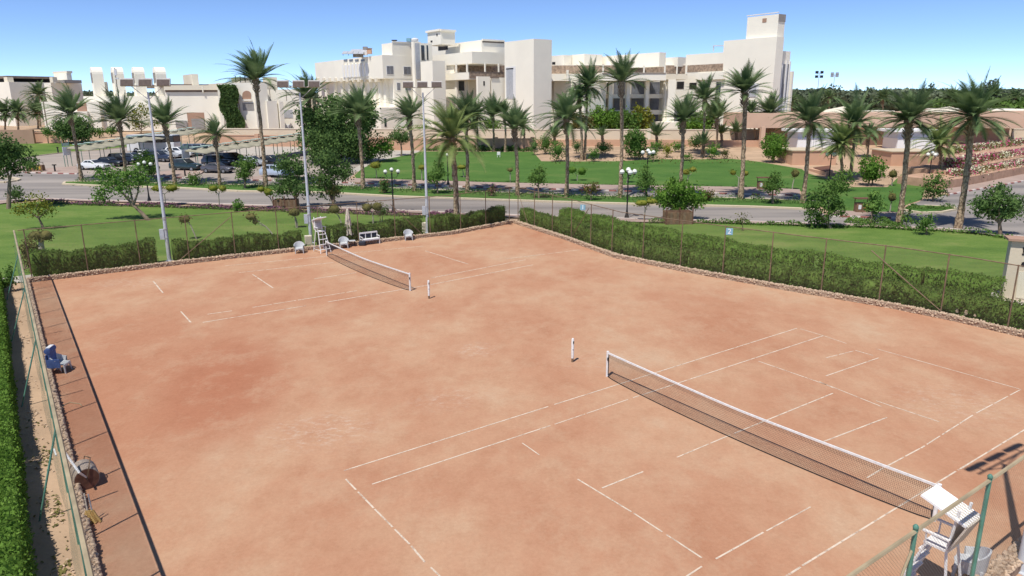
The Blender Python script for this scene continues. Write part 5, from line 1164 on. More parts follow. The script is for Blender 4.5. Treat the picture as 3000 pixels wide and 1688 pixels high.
# far belt of trees
def belt(x0, x1, D, ytop, n, m, label, leaf=1.6, zlow=0.0, amp=10):
    NSEED[0] += 1; rs = np.random.default_rng(NSEED[0]); xs_ = rs.uniform(x0, x1, n); prof = lambda x: ytop + amp * (np.sin(x * .021 + D) * .5 + np.sin(x * .057) * .35 + np.sin(x * .13 + 1) * .3)
    zt = np.array([atD(x, prof(x), D).z for x in xs_]); z0 = g(D); z = z0 + (zt - z0) * rs.random(n) ** .55; X = np.array([atD(x, 280, D).x for x in xs_]); Y = D + rs.uniform(-14, 14, n)
    P = np.stack([X, Y, z], 1); O = np.array([P[0, 0], D, z0]); Dd = rand_dirs(rs, n); U = np.cross(Dd, rand_dirs(rs, n)); U /= np.linalg.norm(U, axis=1)[:, None]; ln = rs.uniform(.7, 1.4, n) * leaf
    V, Fq = leaf_quads(P - O, Dd, U, ln, ln * .7); t = new_obj('far_wood', mesh_arr('far_wood', V, Fq, m), None, O); tag(t, label, 'trees', kind='stuff')
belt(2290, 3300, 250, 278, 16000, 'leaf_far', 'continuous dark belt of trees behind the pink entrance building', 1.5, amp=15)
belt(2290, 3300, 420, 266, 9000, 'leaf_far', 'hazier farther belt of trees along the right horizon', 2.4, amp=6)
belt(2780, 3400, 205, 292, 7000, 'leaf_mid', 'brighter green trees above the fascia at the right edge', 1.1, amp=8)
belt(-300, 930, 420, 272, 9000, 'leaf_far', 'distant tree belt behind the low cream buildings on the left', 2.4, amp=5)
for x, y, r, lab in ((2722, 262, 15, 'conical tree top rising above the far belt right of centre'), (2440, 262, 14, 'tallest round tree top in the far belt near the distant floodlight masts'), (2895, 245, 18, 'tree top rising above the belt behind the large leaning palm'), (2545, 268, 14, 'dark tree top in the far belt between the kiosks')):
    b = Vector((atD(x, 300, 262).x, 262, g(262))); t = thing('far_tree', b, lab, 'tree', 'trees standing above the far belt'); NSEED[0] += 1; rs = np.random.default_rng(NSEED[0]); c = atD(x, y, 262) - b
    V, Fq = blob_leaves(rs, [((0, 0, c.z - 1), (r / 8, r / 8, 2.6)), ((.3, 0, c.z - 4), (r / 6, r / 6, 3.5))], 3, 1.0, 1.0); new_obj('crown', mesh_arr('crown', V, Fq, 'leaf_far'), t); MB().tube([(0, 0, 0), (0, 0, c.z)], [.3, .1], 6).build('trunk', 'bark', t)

# ------------------------------------------------------------------ stone walls and fences
def stone_wall(P, label, wd=.36, h=.30, dens=60, inward=-1):
    NSEED[0] += 1; rd = random.Random(NSEED[0]); t = thing('stone_wall', P[0], label, 'wall', 'low cobble walls round the courts'); mb = MB(); O = P[0]; Pm = off(P, wd / 2 * -inward)
    for a, b, c, d in zip(P, P[1:], off(P, wd * -inward), off(P, wd * -inward)[1:]): mb.prism([(a.x - O.x, a.y - O.y), (b.x - O.x, b.y - O.y), (d.x - O.x, d.y - O.y), (c.x - O.x, c.y - O.y)], -.05, h - .03)
    mb.build('core', 'stone_wall_core', t)
    bm = bmesh.new(); bmesh.ops.create_icosphere(bm, subdivisions=1, radius=1); bv = np.array([v.co[:] for v in bm.verts]); bf = np.array([[v.index for v in f.verts] for f in bm.faces]); bm.free()
    Vs = []; Fs = []; n = 0
    Pf = P; Pb = off(P, wd * -inward)
    for i in range(len(P) - 1):
        L = (P[i + 1] - P[i]).length
        for k in range(int(L * dens)):
            s = rd.random(); q = rd.random() * (h + wd); a = Pf[i].lerp(Pf[i + 1], s); b = Pb[i].lerp(Pb[i + 1], s)
            if q < h: p = a.copy(); p.z = q
            else: p = a.lerp(b, (q - h) / wd); p.z = h - .02
            r = rd.uniform(.032, .075); R = np.array(Matrix.Rotation(rd.random() * 6, 3, 'Z') @ Matrix.Rotation(rd.random() * 6, 3, 'X')); S = np.array([rd.uniform(.8, 1.4), rd.uniform(.7, 1.1), rd.uniform(.5, .8)]) * r
            Vs.append((bv * S) @ R.T + np.array([p.x - O.x, p.y - O.y, p.z])); Fs.append(bf + n); n += len(bv)
    new_obj('cobbles', mesh_arr('cobbles', np.concatenate(Vs), np.concatenate(Fs), 'stone', True), t); return t
stone_wall(FL, 'low cobble wall along the far end behind the first net and chairs')
stone_wall(RW, 'low cobble wall along the right-hand side below the long hedge')
stone_wall([cu(-6.65, 15.5), cu(-6.65, -20), cu(-6.65, -33.9)], 'low cobble wall along the left side beside the roller and brooms', wd=.2, dens=80)
stone_wall([cu(31, NEARV), cu(6, NEARV)], 'short stretch of cobble wall in the bottom right corner', dens=150, wd=.4)
def arclen(P):
    L = [0]
    for a, b in zip(P, P[1:]): L.append(L[-1] + (b - a).length)
    return L
def point_at(P, L, s):
    for i in range(len(P) - 1):
        if s <= L[i + 1] + 1e-6 or i == len(P) - 2: return P[i].lerp(P[i + 1], (s - L[i]) / (L[i + 1] - L[i]))
def fence(P, label, h, postm, railm, wire, first=0, sp=3.1, pr=.035, rr=.028, braces=(), finial=False, mid=False, z0=.3):
    t = thing('chain_link_fence', P[0], label, 'fence', 'fences round the tennis courts'); O = P[0]; L = arclen(P); n = int((L[-1] - first) / sp)
    for k in range(n + 1):
        p = point_at(P, L, first + k * sp) - O; b = MB(); b.tube([(p.x, p.y, 0), (p.x, p.y, h + .04)], pr, 8); po = b.build('post', postm, t, smooth=True)
        if finial: MB().lathe([(.02, 0), (.05, .03), (.055, .07), (.03, .11), (.01, .12)], (p.x, p.y, h + .03), 8).build('finial', postm, po, smooth=True)
    MB().tube([tuple(p - O + Vector((0, 0, h))) for p in P], rr, 6).build('top_rail', railm, t, smooth=True)
    V = []; Fq = []; uv = []
    for i in range(len(P) - 1):
        a, b = P[i] - O, P[i + 1] - O; j = len(V); V += [(a.x, a.y, z0), (b.x, b.y, z0), (b.x, b.y, h), (a.x, a.y, h)]; Fq.append((j, j + 1, j + 2, j + 3)); uv += [(L[i], z0), (L[i + 1], z0), (L[i + 1], h), (L[i], h)]
    me = mesh_arr('wire_mesh', V, Fq, wire); ul = me.uv_layers.new(name='UVMap')
    for i, c in enumerate(uv): ul.data[i].uv = c
    new_obj('wire_mesh', me, t)
    for s, d in braces:
        p = point_at(P, L, s) - O; q = point_at(P, L, min(L[-1], max(0, s + d))) - O; MB().tube([(p.x, p.y, h - .35), (q.x, q.y, .3)], .028, 6).build('brace', railm, t, smooth=True)
    return t
fence(off(FL, .42), 'tall rusty wire fence along the far end of the courts', 3.3, 'rust_metal', 'rust_metal', 'wire_far', .3, braces=((12.6, -3.6), (24.8, 2.6)))
fence(off(RW, .42), 'tall rusty wire fence along the right side of the courts', 3.3, 'rust_metal', 'rust_metal', 'wire_far', .2, braces=((.2, 1.8), (12.2, -2.6), (33.6, 3.8)))
LF = [cu(-6.93, 16), cu(-6.93, -34.3)]
lf = fence(LF, 'green wire fence with a tan top rail down the left side', 3.3, 'green_metal', 'tan_metal', 'wire_left', .9, pr=.032, rr=.05)
gn = []; gf = []; gu = []
for k in range(101):
    v_ = 16 - .5 * k; sag = .05 + .12 * abs(math.sin(k * .31)) ** 1.5
    for j in range(5): q = cu(-6.93 - .04 - sag * math.sin(math.pi * j / 4.6), v_, 3.2 - .70 * j) - LF[0]; gn.append(tuple(q))
for k in range(100):
    for j in range(4): gf.append((k * 5 + j, k * 5 + j + 1, k * 5 + j + 6, k * 5 + j + 5)); gu += [(k * .5, j * .42), (k * .5, j * .42 + .42), (k * .5 + .5, j * .42 + .42), (k * .5 + .5, j * .42)]
me = mesh_arr('shade_net', gn, gf, 'green_net'); ul = me.uv_layers.new(name='UVMap')
for i, c in enumerate(gu): ul.data[i].uv = c
new_obj('shade_net', me, lf)
for gx, gy, vtop in ((34, 1002, None), (64, 1193, None), (116, 1527, None), (20, 880, None)):
    gp = at(gx, gy); rel = gp - O_; v = rel.dot(N_); p = cu(-6.95, v + .1, 2.6) - LF[0]; q = gp - LF[0]; MB().tube([(q.x, q.y, 0), (p.x, p.y, 2.6)], .03, 6).build('brace', 'green_metal', lf, smooth=True)
NF = [cu(2.45, 14.05), cu(31, 14.05)]
nf = fence(NF, 'green-posted wire fence with a tan rail crossing the bottom right corner', 3.3, 'green_metal', 'tan_metal', 'wire_near', 0, pr=.045, rr=.042, finial=True, braces=((3.1, -1.6),))
# ------------------------------------------------------------------ nets
def tennis_net(A, B, label, bulge, htop=1.07):
    t = thing('tennis_net', (A + B) / 2, label, 'tennis net', 'tennis nets'); O = (A + B) / 2; d = (B - A).normalized(); L = (B - A).length; sd = Vector((-d.y, d.x, 0))
    def P(s, z, f=1.0): return A - O + d * s + sd * (bulge * max(0, math.sin(math.pi * s / L)) ** .6 * f) + Vector((0, 0, z))
    top = lambda s: .915 + (htop - .915) * abs(2 * s / L - 1) ** 1.3
    for e, p in ((0, A), (1, B)):
        q = p - O; b = MB(); b.tube([(q.x, q.y, -.05), (q.x, q.y, htop + .04)], .055, 12).build('post', 'white_paint', t, smooth=True)
        MB().box((q.x, q.y - .07, .8), (.05, .06, .12)).build('winder', 'dark', t)
    n = 36; 
    def strip(z0, z1, f0, f1, name, m):
        V = []; Fq = []; uv = []
        for k in range(n + 1):
            s = L * k / n; V += [tuple(P(s, z0(s), f0)), tuple(P(s, z1(s), f1))]
            if k: j = 2 * k; Fq.append((j - 2, j, j + 1, j - 1)); s0 = L * (k - 1) / n; uv += [(s0, z0(s0)), (s, z0(s)), (s, z1(s)), (s0, z1(s0))]
        me = mesh_arr(name, V, Fq, m); ul = me.uv_layers.new(name='UVMap')
        for i, c in enumerate(uv): ul.data[i].uv = c
        return new_obj(name, me, t)
    strip(lambda s: .05, lambda s: top(s) * .78, 1.0, .1, 'netting', 'net_mesh'); strip(lambda s: top(s) * .78, lambda s: top(s) - .03, .1, 0, 'double_netting', 'net_double')
    b = MB()
    for k in range(n):
        p, q = P(L * k / n, top(L * k / n), 0), P(L * (k + 1) / n, top(L * (k + 1) / n), 0); w_ = sd * .02
        for sg in (1,): b.prism([((p - w_).x, (p - w_).y), ((q - w_).x, (q - w_).y), ((q + w_).x, (q + w_).y), ((p + w_).x, (p + w_).y)], [p.z - .065, q.z - .065, q.z - .065, p.z - .065], [p.z, q.z, q.z, p.z])
    b.build('headband', 'white_paint', t)
    MB().tube([tuple(P(L * k / n, .05, 1.0)) for k in range(n + 1)], .014, 5).build('bottom_cord', 'dark', t)
    for s in (.06, L - .06): p = P(s, 0, 0); MB().tube([(p.x, p.y, .1), (p.x, p.y, htop - .02)], .018, 5).build('side_cord', 'dark', t)
    return t
tennis_net(cu(11.885, -.914), cu(11.885, 11.9), 'dark tennis net with a white headband across the nearer court', -.42)
NB = at(1202, 853); NA = at(958, 749)
tennis_net(NA, NB, 'dark tennis net with a white headband across the farther court', -.40)
def lone_post(x, y, label):
    p = at(x, y); t = thing('net_post', p, label, 'net post', 'unused white net posts'); MB().lathe([(.05, -.05), (.05, .22)], n=12).build('sleeve', 'rust_metal', t, smooth=True); MB().lathe([(.058, .2), (.058, 1.06), (.04, 1.10), (.01, 1.11)], n=12).build('shaft', 'white_paint', t, smooth=True); MB().box((.03, -.055, .93), (.05, .04, .10)).build('pulley', 'dark', t); MB().box((.01, -.06, .60), (.03, .02, .03)).build('hook', 'dark', t)
lone_post(1257, 876, 'lone white net post standing right of the farther net'); lone_post(1677, 1062, 'lone white net post standing left of the nearer net')
# ------------------------------------------------------------------ floodlight poles
def flood(p, label, h=12.35, yaw=0.0, box=True):
    t = thing('floodlight_pole', p, label, 'floodlight', 'floodlight poles', yaw)
    MB().lathe([(.17, 0), (.17, .02), (.15, .04), (.14, .5), (.115, 3.2), (.11, 3.25), (.085, 7.5), (.06, 11.6)], n=14).build('pole', 'grey_metal', t, smooth=True)
    MB().box((0, 0, .02), (.5, .5, .05)).build('base_plate', 'grey_metal', t)
    f = MB(); f.tube([(-1.5, 0, h - .35), (1.5, 0, h - .35)], .04, 6); f.tube([(0, 0, h - 1.25), (-1.0, 0, h - .37)], .025, 5); f.tube([(0, 0, h - 1.25), (1.0, 0, h - .37)], .025, 5); f.build('crossarm', 'lamp_rim', t)
    for x in (-1.15, 0, 1.15):
        b = MB(); b.box((x, -.22, h - .12), (.86, .16, .50), tilt=-.32); l = b.build('lamp_head', 'lamp_rim', t); b = MB(); b.box((x, -.312, h - .145), (.80, .03, .43), tilt=-.32); b.build('lamp_glass', 'lamp_face', l); MB().tube([(x, 0, h - .37), (x, -.16, h - .2)], .03, 5).build('bracket', 'lamp_rim', l)
    if box: MB().box((-.24, -.06, 1.95), (.30, .22, .72)).build('switch_box', 'grey_metal', t)
    for z in (1.65, 2.3, 3.0): MB().lathe([(.15, z), (.15, z + .05)], n=12).build('band', 'lamp_rim', t)
flood(at(497, 765), 'floodlight pole on the left, nearest the camera, in the hedge gap', yaw=.12)
flood(at(912, 712), 'middle floodlight pole beside the far umpire chair', yaw=.10)
flood(at(1253, 683), 'right-hand floodlight pole of the row, beside the pale palm', yaw=.05)
flood(Vector((12.25, 14.9, 0)), 'floodlight pole just outside the bottom right, casting the three dark panel shadows', yaw=math.pi + .55, box=False, h=12.4)
for x, y, w_, h_, lab in ((900, 722, .55, .72, 'pale ground cabinet left of the middle floodlight pole'), (1243, 683, .5, .78, 'pale ground cabinet left of the right-hand floodlight pole')):
    p = at(x, y) + Vector((0, .45, 0)); t = thing('electric_cabinet', p, lab, 'cabinet', 'pale electric cabinets', .3); MB().box((0, 0, h_ / 2 + .06), (w_, .35, h_)).build('casing', 'cream_wall2', t, bevel=.02); MB().box((0, 0, .04), (w_ + .06, .4, .08)).build('plinth', 'concrete', t); MB().box((0, -.185, h_ / 2 + .06), (w_ - .12, .02, h_ - .14)).build('door', 'canvas', t)
# ------------------------------------------------------------------ court furniture
def umpire_chair(p, rz, label, s=1.0):
    # local +x looks over the court; the ladder climbs from +x
    t = thing('umpire_chair', p, label, 'umpire chair', 'umpire chairs', rz); t.scale = (s, s, s)
    for sy in (-1, 1):
        MB().tube([(.62, sy * .42, 0), (.12, sy * .27, 1.55)], .032, 6).build('leg', 'white_paint', t); MB().tube([(-.55, sy * .42, 0), (-.30, sy * .27, 1.55), (-.42, sy * .27, 2.62)], .032, 6).build('leg', 'white_paint', t)
        MB().box((-.08, sy * .33, 1.88), (.55, .07, .035)).build('armrest', 'white_paint', t); MB().tube([(.12, sy * .3, 1.5), (.12, sy * .33, 1.88)], .02, 5).build('arm_support', 'white_paint', t)
        MB().tube([(.55, sy * .40, .22), (-.50, sy * .40, .22)], .02, 5).build('side_rail', 'white_paint', t)
    for k in range(4):
        z = .28 + .36 * k; x = .62 - .5 * z / 1.55; y = .42 - .15 * z / 1.55; MB().box((x, 0, z), (.13, 2 * y, .03)).build('step', 'white_paint', t)
    MB().tube([(-.5, -.4, .3), (-.5, .4, .3)], .02, 5).build('rear_rail', 'white_paint', t)
    MB().box((-.08, 0, 1.57), (.50, .56, .05)).build('seat', 'white_paint', t)
    MB().box((-.34, 0, 1.95), (.04, .52, .42)).build('backrest', 'louvre', t)
    cn = MB(); cn.box((0, 0, 0), (1.02, .72, .05)); cn = cn.build('canopy', 'white_board', t, loc=(-.15, 0, 2.5)); cn.rotation_euler = (0, -.30, 0)
    for k in range(7): MB().box((-.27, (k - 3) * .095, .032), (.44, .018, .014)).build('rib', 'canvas', cn)
    rp = MB(); rp.box((0, 0, 0), (.035, .72, .78)); rp = rp.build('rear_panel', 'canvas', t, loc=(-.50, 0, 2.02)); rp.rotation_euler = (0, -.38, 0)
    return t
ANG = lambda v: math.atan2(v.y, v.x)
umpire_chair(at(944, 738), ANG(N_) + .1, 'white umpire ladder chair by the far net with a beige sunshade')
cc = atz(2787, 1483, 2.5); umpire_chair(Vector((cc.x, cc.y, 0)) - N_ * .15, ANG(-N_), 'white umpire ladder chair behind the near fence at the bottom right', 1.0)
def armchair(p, rz, label, group='grey plastic armchairs', towel=False, m='white_plastic'):
    t = thing('plastic_armchair', p, label, 'armchair', group, rz); V = []; Fq = []; n = 16
    for k in range(n + 1):
        a = math.radians(-118 + 236 * k / n) + math.pi; c, s = math.cos(a), math.sin(a); f = abs(2 * k / n - 1); ht = .86 - .26 * min(1, f * 1.25) ** 1.5
        for r, z in ((.27, .40), (.33, ht), (.37, ht), (.33, .10 if f > .93 or .2 < f < .3 else .28)): V.append((r * c + .02, r * s * 1.05, z))
    for k in range(n):
        j = 4 * k
        for q in range(3): Fq.append((j + q, j + q + 1, j + q + 5, j + q + 4))
        Fq.append((j + 3, j, j + 4, j + 7))
    new_obj('shell', mesh_arr('shell', V, Fq, m, False), t)
    b = MB(); b.lathe([(.02, .38), (.31, .38), (.33, .41), (.31, .43), (.02, .42)], (.03, 0, 0), 18); b.build('seat', m, t, smooth=True); MB().box((.30, 0, .36), (.05, .5, .10)).build('seat_rail', m, t)
    for x in (-.22, .28):
        for y in (-.26, .26): MB().tube([(x, y, .40), (x * 1.12, y * 1.12, 0)], [.05, .03], 6).build('leg', m, t)
    if towel:
        MB().box((-.22, 0, .70), (.10, .60, .62)).build('blue_cover', 'blue_cloth', t, bevel=.03); MB().lathe([(.02, -.33), (.12, -.31), (.13, 0), (.12, .31), (.02, .33)], (-.26, 0, 1.02), 10, 'Y').build('headrest_roll', 'blue_cloth', t, smooth=True); MB().box((-.25, 0, 1.15), (.15, .42, .03)).build('white_trim', 'white_board', t)
        MB().box((-.05, -.36, .50), (.46, .05, .36)).build('blue_side', 'blue_cloth', t); MB().box((-.34, 0, .5), (.05, .62, .7)).build('blue_back', 'blue_cloth', t)
armchair(at(878, 742), ANG(N_) - .35, 'grey plastic armchair left of the far umpire chair'); armchair(at(1008, 727), ANG(N_) - .35, 'grey plastic armchair between the far umpire chair and the bench'); armchair(at(1197, 704), ANG(N_) - .35, 'grey plastic armchair farthest right against the far cobble wall')
p = atz(2846, 1650, .4); armchair(Vector((p.x, p.y, 0)), ANG(-N_) + .3, 'grey plastic armchair behind the fence in the bottom right corner')
armchair(at(178, 1090), ANG(E_) - .45, 'plastic armchair with a blue cover beside the left cobble wall', None, True)
def side_table(p, label):
    t = thing('side_table', p, label, 'table', None, .3); MB().box((0, 0, .45), (.5, .5, .03)).build('tabletop', 'white_plastic', t)
    for x in (-.2, .2):
        for y in (-.2, .2): MB().box((x, y, .22), (.04, .04, .44)).build('leg', 'dark', t)
side_table(at(1032, 722), 'small low table between the middle grey armchair and the bench')
bt = thing('bench', at(1084, 716), 'white-framed bench with dark slats against the far cobble wall', 'bench', None, ANG(E_))
for z, y in ((.45, -.05),): MB().box((0, y, z), (1.5, .45, .05)).build('seat', 'white_paint', bt)
MB().box((0, .22, .92), (1.5, .06, .12)).build('top_rail', 'white_paint', bt)
for x in (-.74, -.25, .25, .74): MB().box((x, .22, .68), (.05, .05, .46)).build('upright', 'white_paint', bt)
for x in (-.5, 0, .5): MB().box((x, .26, .68), (.44, .03, .32)).build('back_panel', 'dark_cloth', bt)
for x in (-.72, .72):
    for y in (-.24, .2): MB().box((x, y, .22), (.06, .06, .44)).build('leg', 'white_paint', bt)
    MB().box((x, -.03, .66), (.06, .5, .05)).build('armrest', 'white_paint', bt); MB().box((x, -.24, .54), (.05, .05, .24)).build('arm_post', 'white_paint', bt)
MB().box((0, -.27, .40), (1.4, .02, .08)).build('front_rail', 'grey_metal', bt)
bg_ = thing('equipment_bag', at(1060, 722) + Vector((0, .2, 0)), 'dark bag slumped on the ground at the left end of the bench', 'bag'); MB().box((0, 0, .2), (.55, .35, .38)).build('body', 'dark_cloth', bg_, bevel=.1); MB().tube([(-.15, 0, .38), (0, 0, .5), (.15, 0, .38)], .02, 5).build('strap', 'dark', bg_)
pr = thing('parasol', at(1022, 716) + Vector((0, .2, 0)), 'tall closed cream parasol standing in front of the far hedge', 'parasol')
MB().tube([(0, 0, 0), (0, 0, 2.9)], .025, 8).build('pole', 'white_paint', pr); MB().lathe([(.3, 0), (.3, .06), (.06, .1), (.04, .25)], n=12).build('base', 'concrete', pr)
V = []; Fq = []; n = 28; R_ = [(.02, 2.85), (.10, 2.7), (.16, 2.2), (.21, 1.6), (.27, 1.1), (.33, .82)]
for r, z in R_:
    for j in range(n): a = 2 * math.pi * j / n; rr = r * (1 + .22 * (1 if j % 4 < 2 else -1) * min(1, (2.8 - z))); V.append((rr * math.cos(a), rr * math.sin(a), z - (.08 if j % 4 < 2 and z < .9 else 0)))
for k in range(len(R_) - 1):
    for j in range(n): Fq.append((k * n + j, k * n + (j + 1) % n, (k + 1) * n + (j + 1) % n, (k + 1) * n + j))
new_obj('folded_canopy', mesh_arr('folded_canopy', V, Fq, 'canvas'), pr)
# roller, brooms and hose
ro = thing('court_roller', at(254, 1420), 'heavy court roller with a rusty end and white handle at the left wall', 'roller', None, ANG(N_) + .05)
MB().lathe([(.02, -.36), (.33, -.36), (.34, -.32), (.34, .32), (.33, .36), (.02, .36)], (0, 0, .34), 26, 'X').build('drum', 'concrete_drum', ro, smooth=True)
MB().lathe([(.02, .362), (.315, .364), (.315, .375), (.02, .372)], (0, 0, .34), 26, 'X').build('end_plate', 'rust_dark', ro); MB().lathe([(.02, -.372), (.315, -.375), (.315, -.364), (.02, -.362)], (0, 0, .34), 26, 'X').build('end_plate', 'rust_dark', ro)
for x in (-.4, .4): MB().tube([(x, 0, .34), (x, .1, .74), (0, .2, .82)], .018, 6).build('fork_arm', 'rust_metal', ro)
R0 = Vector(ro.location); hd = MB(); hd.tube([at(262, 1432, .35), atz(232, 1385, .75), atz(190, 1326, 1.25)], [.03, .035, .03], 8); hd.build('handle', 'white_paint', ro, world=True)
MB().box((0, 0, 0), (.5, .04, .04)).build('grip', 'white_paint', ro, loc=(-.5, -.6, 1.05))
for i, (x0, y0, x1, y1, lab) in enumerate(((246, 1446, 264, 1536, 'broom with pale bristles leaning at the left wall, nearer the wall'), (258, 1448, 278, 1532, 'broom with pale bristles and greyish blue handle leaning at the left wall'))):
    a = atz(x0, y0, .85); b = at(x1, y1); m_ = b.lerp(a, .45); t = thing('broom', b, lab, 'broom', 'brooms at the left wall'); MB().tube([m_, a], .02, 6).build('handle', ['canvas', 'louvre'][i], t, world=True)
    mb = MB()
    for q in range(7): o_ = Vector(((q - 3) * .028, (q % 2) * .03, 0)); mb.tube([m_ + o_ * .3, b.lerp(m_, .5) + o_ * 1.0, b + o_ * 1.9 + Vector((0, 0, .03))], [.028, .04, .04], 5)
    mb.build('bristles', 'bristle', t, world=True)
hs = MB(); hp = [at(178, 1213), at(186, 1190), at(205, 1182), at(235, 1186), at(240, 1192)]; hs.tube([p + Vector((0, 0, .035)) for p in hp], .018, 6); hsb = hs.build('hose', 'tan_metal'); tag(hsb, 'thin tan hose curling on the clay beside the left wall', 'hose')
# numbered signs on the right-hand fence
def text_mesh(txt, size, m, name, parent, loc, rot):
    cu_ = bpy.data.curves.new(name, 'FONT'); cu_.body = txt; cu_.size = size; cu_.extrude = .006; cu_.align_x = 'CENTER'; cu_.align_y = 'CENTER'; to = bpy.data.objects.new(name, cu_); COL.objects.link(to); bpy.context.view_layer.update()
    me = bpy.data.meshes.new_from_object(to.evaluated_get(bpy.context.evaluated_depsgraph_get())); bpy.data.objects.remove(to); me.materials.clear(); me.materials.append(M[m]); o = new_obj(name, me, parent, loc); o.rotation_euler = rot; return o
RFo = off(RW, .42)
def on_fence(px):
    L = arclen(RFo); best = min((abs(1500 + (lambda q: q.x / (q.y * cp + (CH - 2.8) * sp))(point_at(RFo, L, s / 10)) * F - px), s / 10) for s in range(0, int(L[-1] * 10))); return point_at(RFo, L, best[1])
for px, py, txt, m_, lab in ((1711, 608, '1', 'sign_blue', 'faded pale blue plate with a white 1 near the far corner of the fence'), (2139, 679, '2', 'sign_blue', 'blue plate with a white 2 on the right-hand fence')):
    p = on_fence(px); z = atD(px, py, p.y - .1).z; t = thing('court_number_sign', Vector((p.x - .06, p.y - .08, z)), lab, 'sign', 'court number signs', -.35); MB().box((0, 0, 0), (.42, .02, .42)).build('plate', m_, t, bevel=.01); text_mesh(txt, .46, 'white_board', 'number', t, (0, -.018, 0), (math.pi / 2, 0, 0))
# loose stones on the right wall
for k in range(8):
    x = 2660 + k * 26; y = 905 + k * 6.2; p = at(x, y) + Vector((.3, .2, .3)); rd = random.Random(k); o = MB(); r = .05 + .05 * rd.random(); o.lathe([(r, 0), (r * 1.1, r), (r * .6, r * 2.4 * rd.uniform(.7, 1.3)), (.01, r * 2.6)], n=6); ob = o.build('loose_stone', 'stone', None, p, bevel=.01); tag(ob, 'upright pale stone on the right cobble wall, number %d counting from the sign side' % (k + 1) if False else 'small pale stone standing in the row on top of the right cobble wall', 'stone', 'stones standing on the right wall')
# ------------------------------------------------------------------ street furniture
def globe_lamp(x, y, h, label, arms=3, R=.2):
    p = at(x, y); t = thing('globe_street_lamp', p, label, 'street lamp', 'globe street lamps', .2)
    MB().lathe([(.22, 0), (.22, .15), (.12, .5), (.07, .9), (.06, h - .5), (.09, h - .4), (.05, h - .3)], n=12).build('post', 'black_metal', t, smooth=True)
    hd_ = [(0, 0, h)] + [(.62 * math.cos(a), .62 * math.sin(a), h - .18) for a in (0, math.pi)] + ([(0, -.5, h - .2)] if arms > 3 else []) if arms > 1 else [(0, 0, h - .1)]
    for q in hd_:
        MB().lathe([(.02, -R), (R * .7, -R * .7), (R, 0), (R * .7, R * .7), (.02, R)], q, 14).build('globe', 'globe', t, smooth=True); MB().lathe([(.10, -R - .05), (.12, -R + .03)], q, 10).build('holder', 'black_metal', t)
        if q[0] or q[1]: MB().tube([(0, 0, h - .75), (q[0] * .7, q[1] * .7, h - .8), (q[0], q[1], h - .42)], .025, 6).build('arm', 'black_metal', t)
globe_lamp(438, 592, 4.3, 'three-globe street lamp behind the sprawling tree left of the first floodlight'); globe_lamp(1153, 624, 4.3, 'three-globe street lamp beside the red flowering bush'); globe_lamp(1836, 640, 4.6, 'three-globe street lamp right of the very tall palm on the near kerb', 4, .24)
globe_lamp(1893, 580, 5.2, 'globe street lamp topping the conical dark tree on the median', 4, .22); globe_lamp(1313, 543, 3.9, 'single-globe street lamp left of the large pale palm', 1); globe_lamp(2428, 530, 3.6, 'three-globe street lamp before the left planter wall', 4, .24); globe_lamp(2720, 532, 3.6, 'three-globe street lamp before the right planter wall', 4, .24)
def slatted_box(x, y, w_, h_, label):
    p = at(x, y); t = thing('wooden_enclosure', p, label, 'enclosure', 'slatted wooden enclosures', .05)
    for i, (cx, cy, lx, ly) in enumerate(((0, -.6, w_, .05), (0, .6, w_, .05), (-w_ / 2, 0, .05, 1.2), (w_ / 2, 0, .05, 1.2))):
        MB().box((cx, cy, h_ / 2), (lx, ly, h_)).build('slat_panel', 'wood', t)
    for sx in (-1, 0, 1): MB().box((sx * w_ / 2, -.64, h_ / 2 + .2), (.09, .09, h_ + .4)).build('post', 'rust_dark', t)
    for k in range(8): MB().box((-w_ / 2 + w_ * (k + .5) / 8, -.635, h_ / 2), (w_ / 8 - .09, .03, h_ - .1)).build('slat', 'rust_metal' if k % 2 else 'wood', t)
slatted_box(840, 612, 2.3, 1.0, 'open slatted wooden bin enclosure by the road left of the middle floodlight'); slatted_box(1984, 655, 2.4, 1.15, 'slatted wooden enclosure round the foot of the biggest bush-like tree')
def bins(x, y, label, n=2):
    p = at(x, y); t = thing('recycling_bins', p, label, 'bins', 'brown recycling bin stands')
    w_ = .62 * n; MB().box((0, 0, .52), (w_, .6, 1.0)).build('cabinet', 'wood', t); MB().box((0, -.05, 1.45), (w_ + .3, .9, .08)).build('roof', 'rust_dark', t)
    for sx in (-1, 1): MB().box((sx * w_ / 2, .2, .75), (.06, .06, 1.4)).build('post', 'rust_dark', t)
    for k in range(n): MB().box((-w_ / 2 + w_ * (k + .5) / n, -.31, .62), (.28, .03, .42)).build('door', 'yellow' if k % 2 else 'white_paint', t)
bins(2234, 556, 'brown roofed recycling bins beside the conical tree near the tallest palm'); bins(2522, 624, 'brown roofed recycling bins beside the conical tree between the kiosk palms')
p = at(106, 503); t = thing('litter_bins', p, 'pair of low brown and gold litter boxes on the kerb at the far left', 'bins')
for sx in (-.62, .62):
    MB().box((sx, 0, .5), (1.15, .7, .9), taper=.94).build('cabinet', 'wood', t)
    for q in (-.28, .22): MB().box((sx + q, -.36, .55), (.24, .03, .42)).build('panel', 'yellow', t)
MB().box((0, .2, 1.3), (2.2, .06, .06)).build('rail', 'dark', t)
for sx in (-1.05, 1.05): MB().box((sx, .2, .95), (.05, .05, .75)).build('rail_post', 'dark', t)
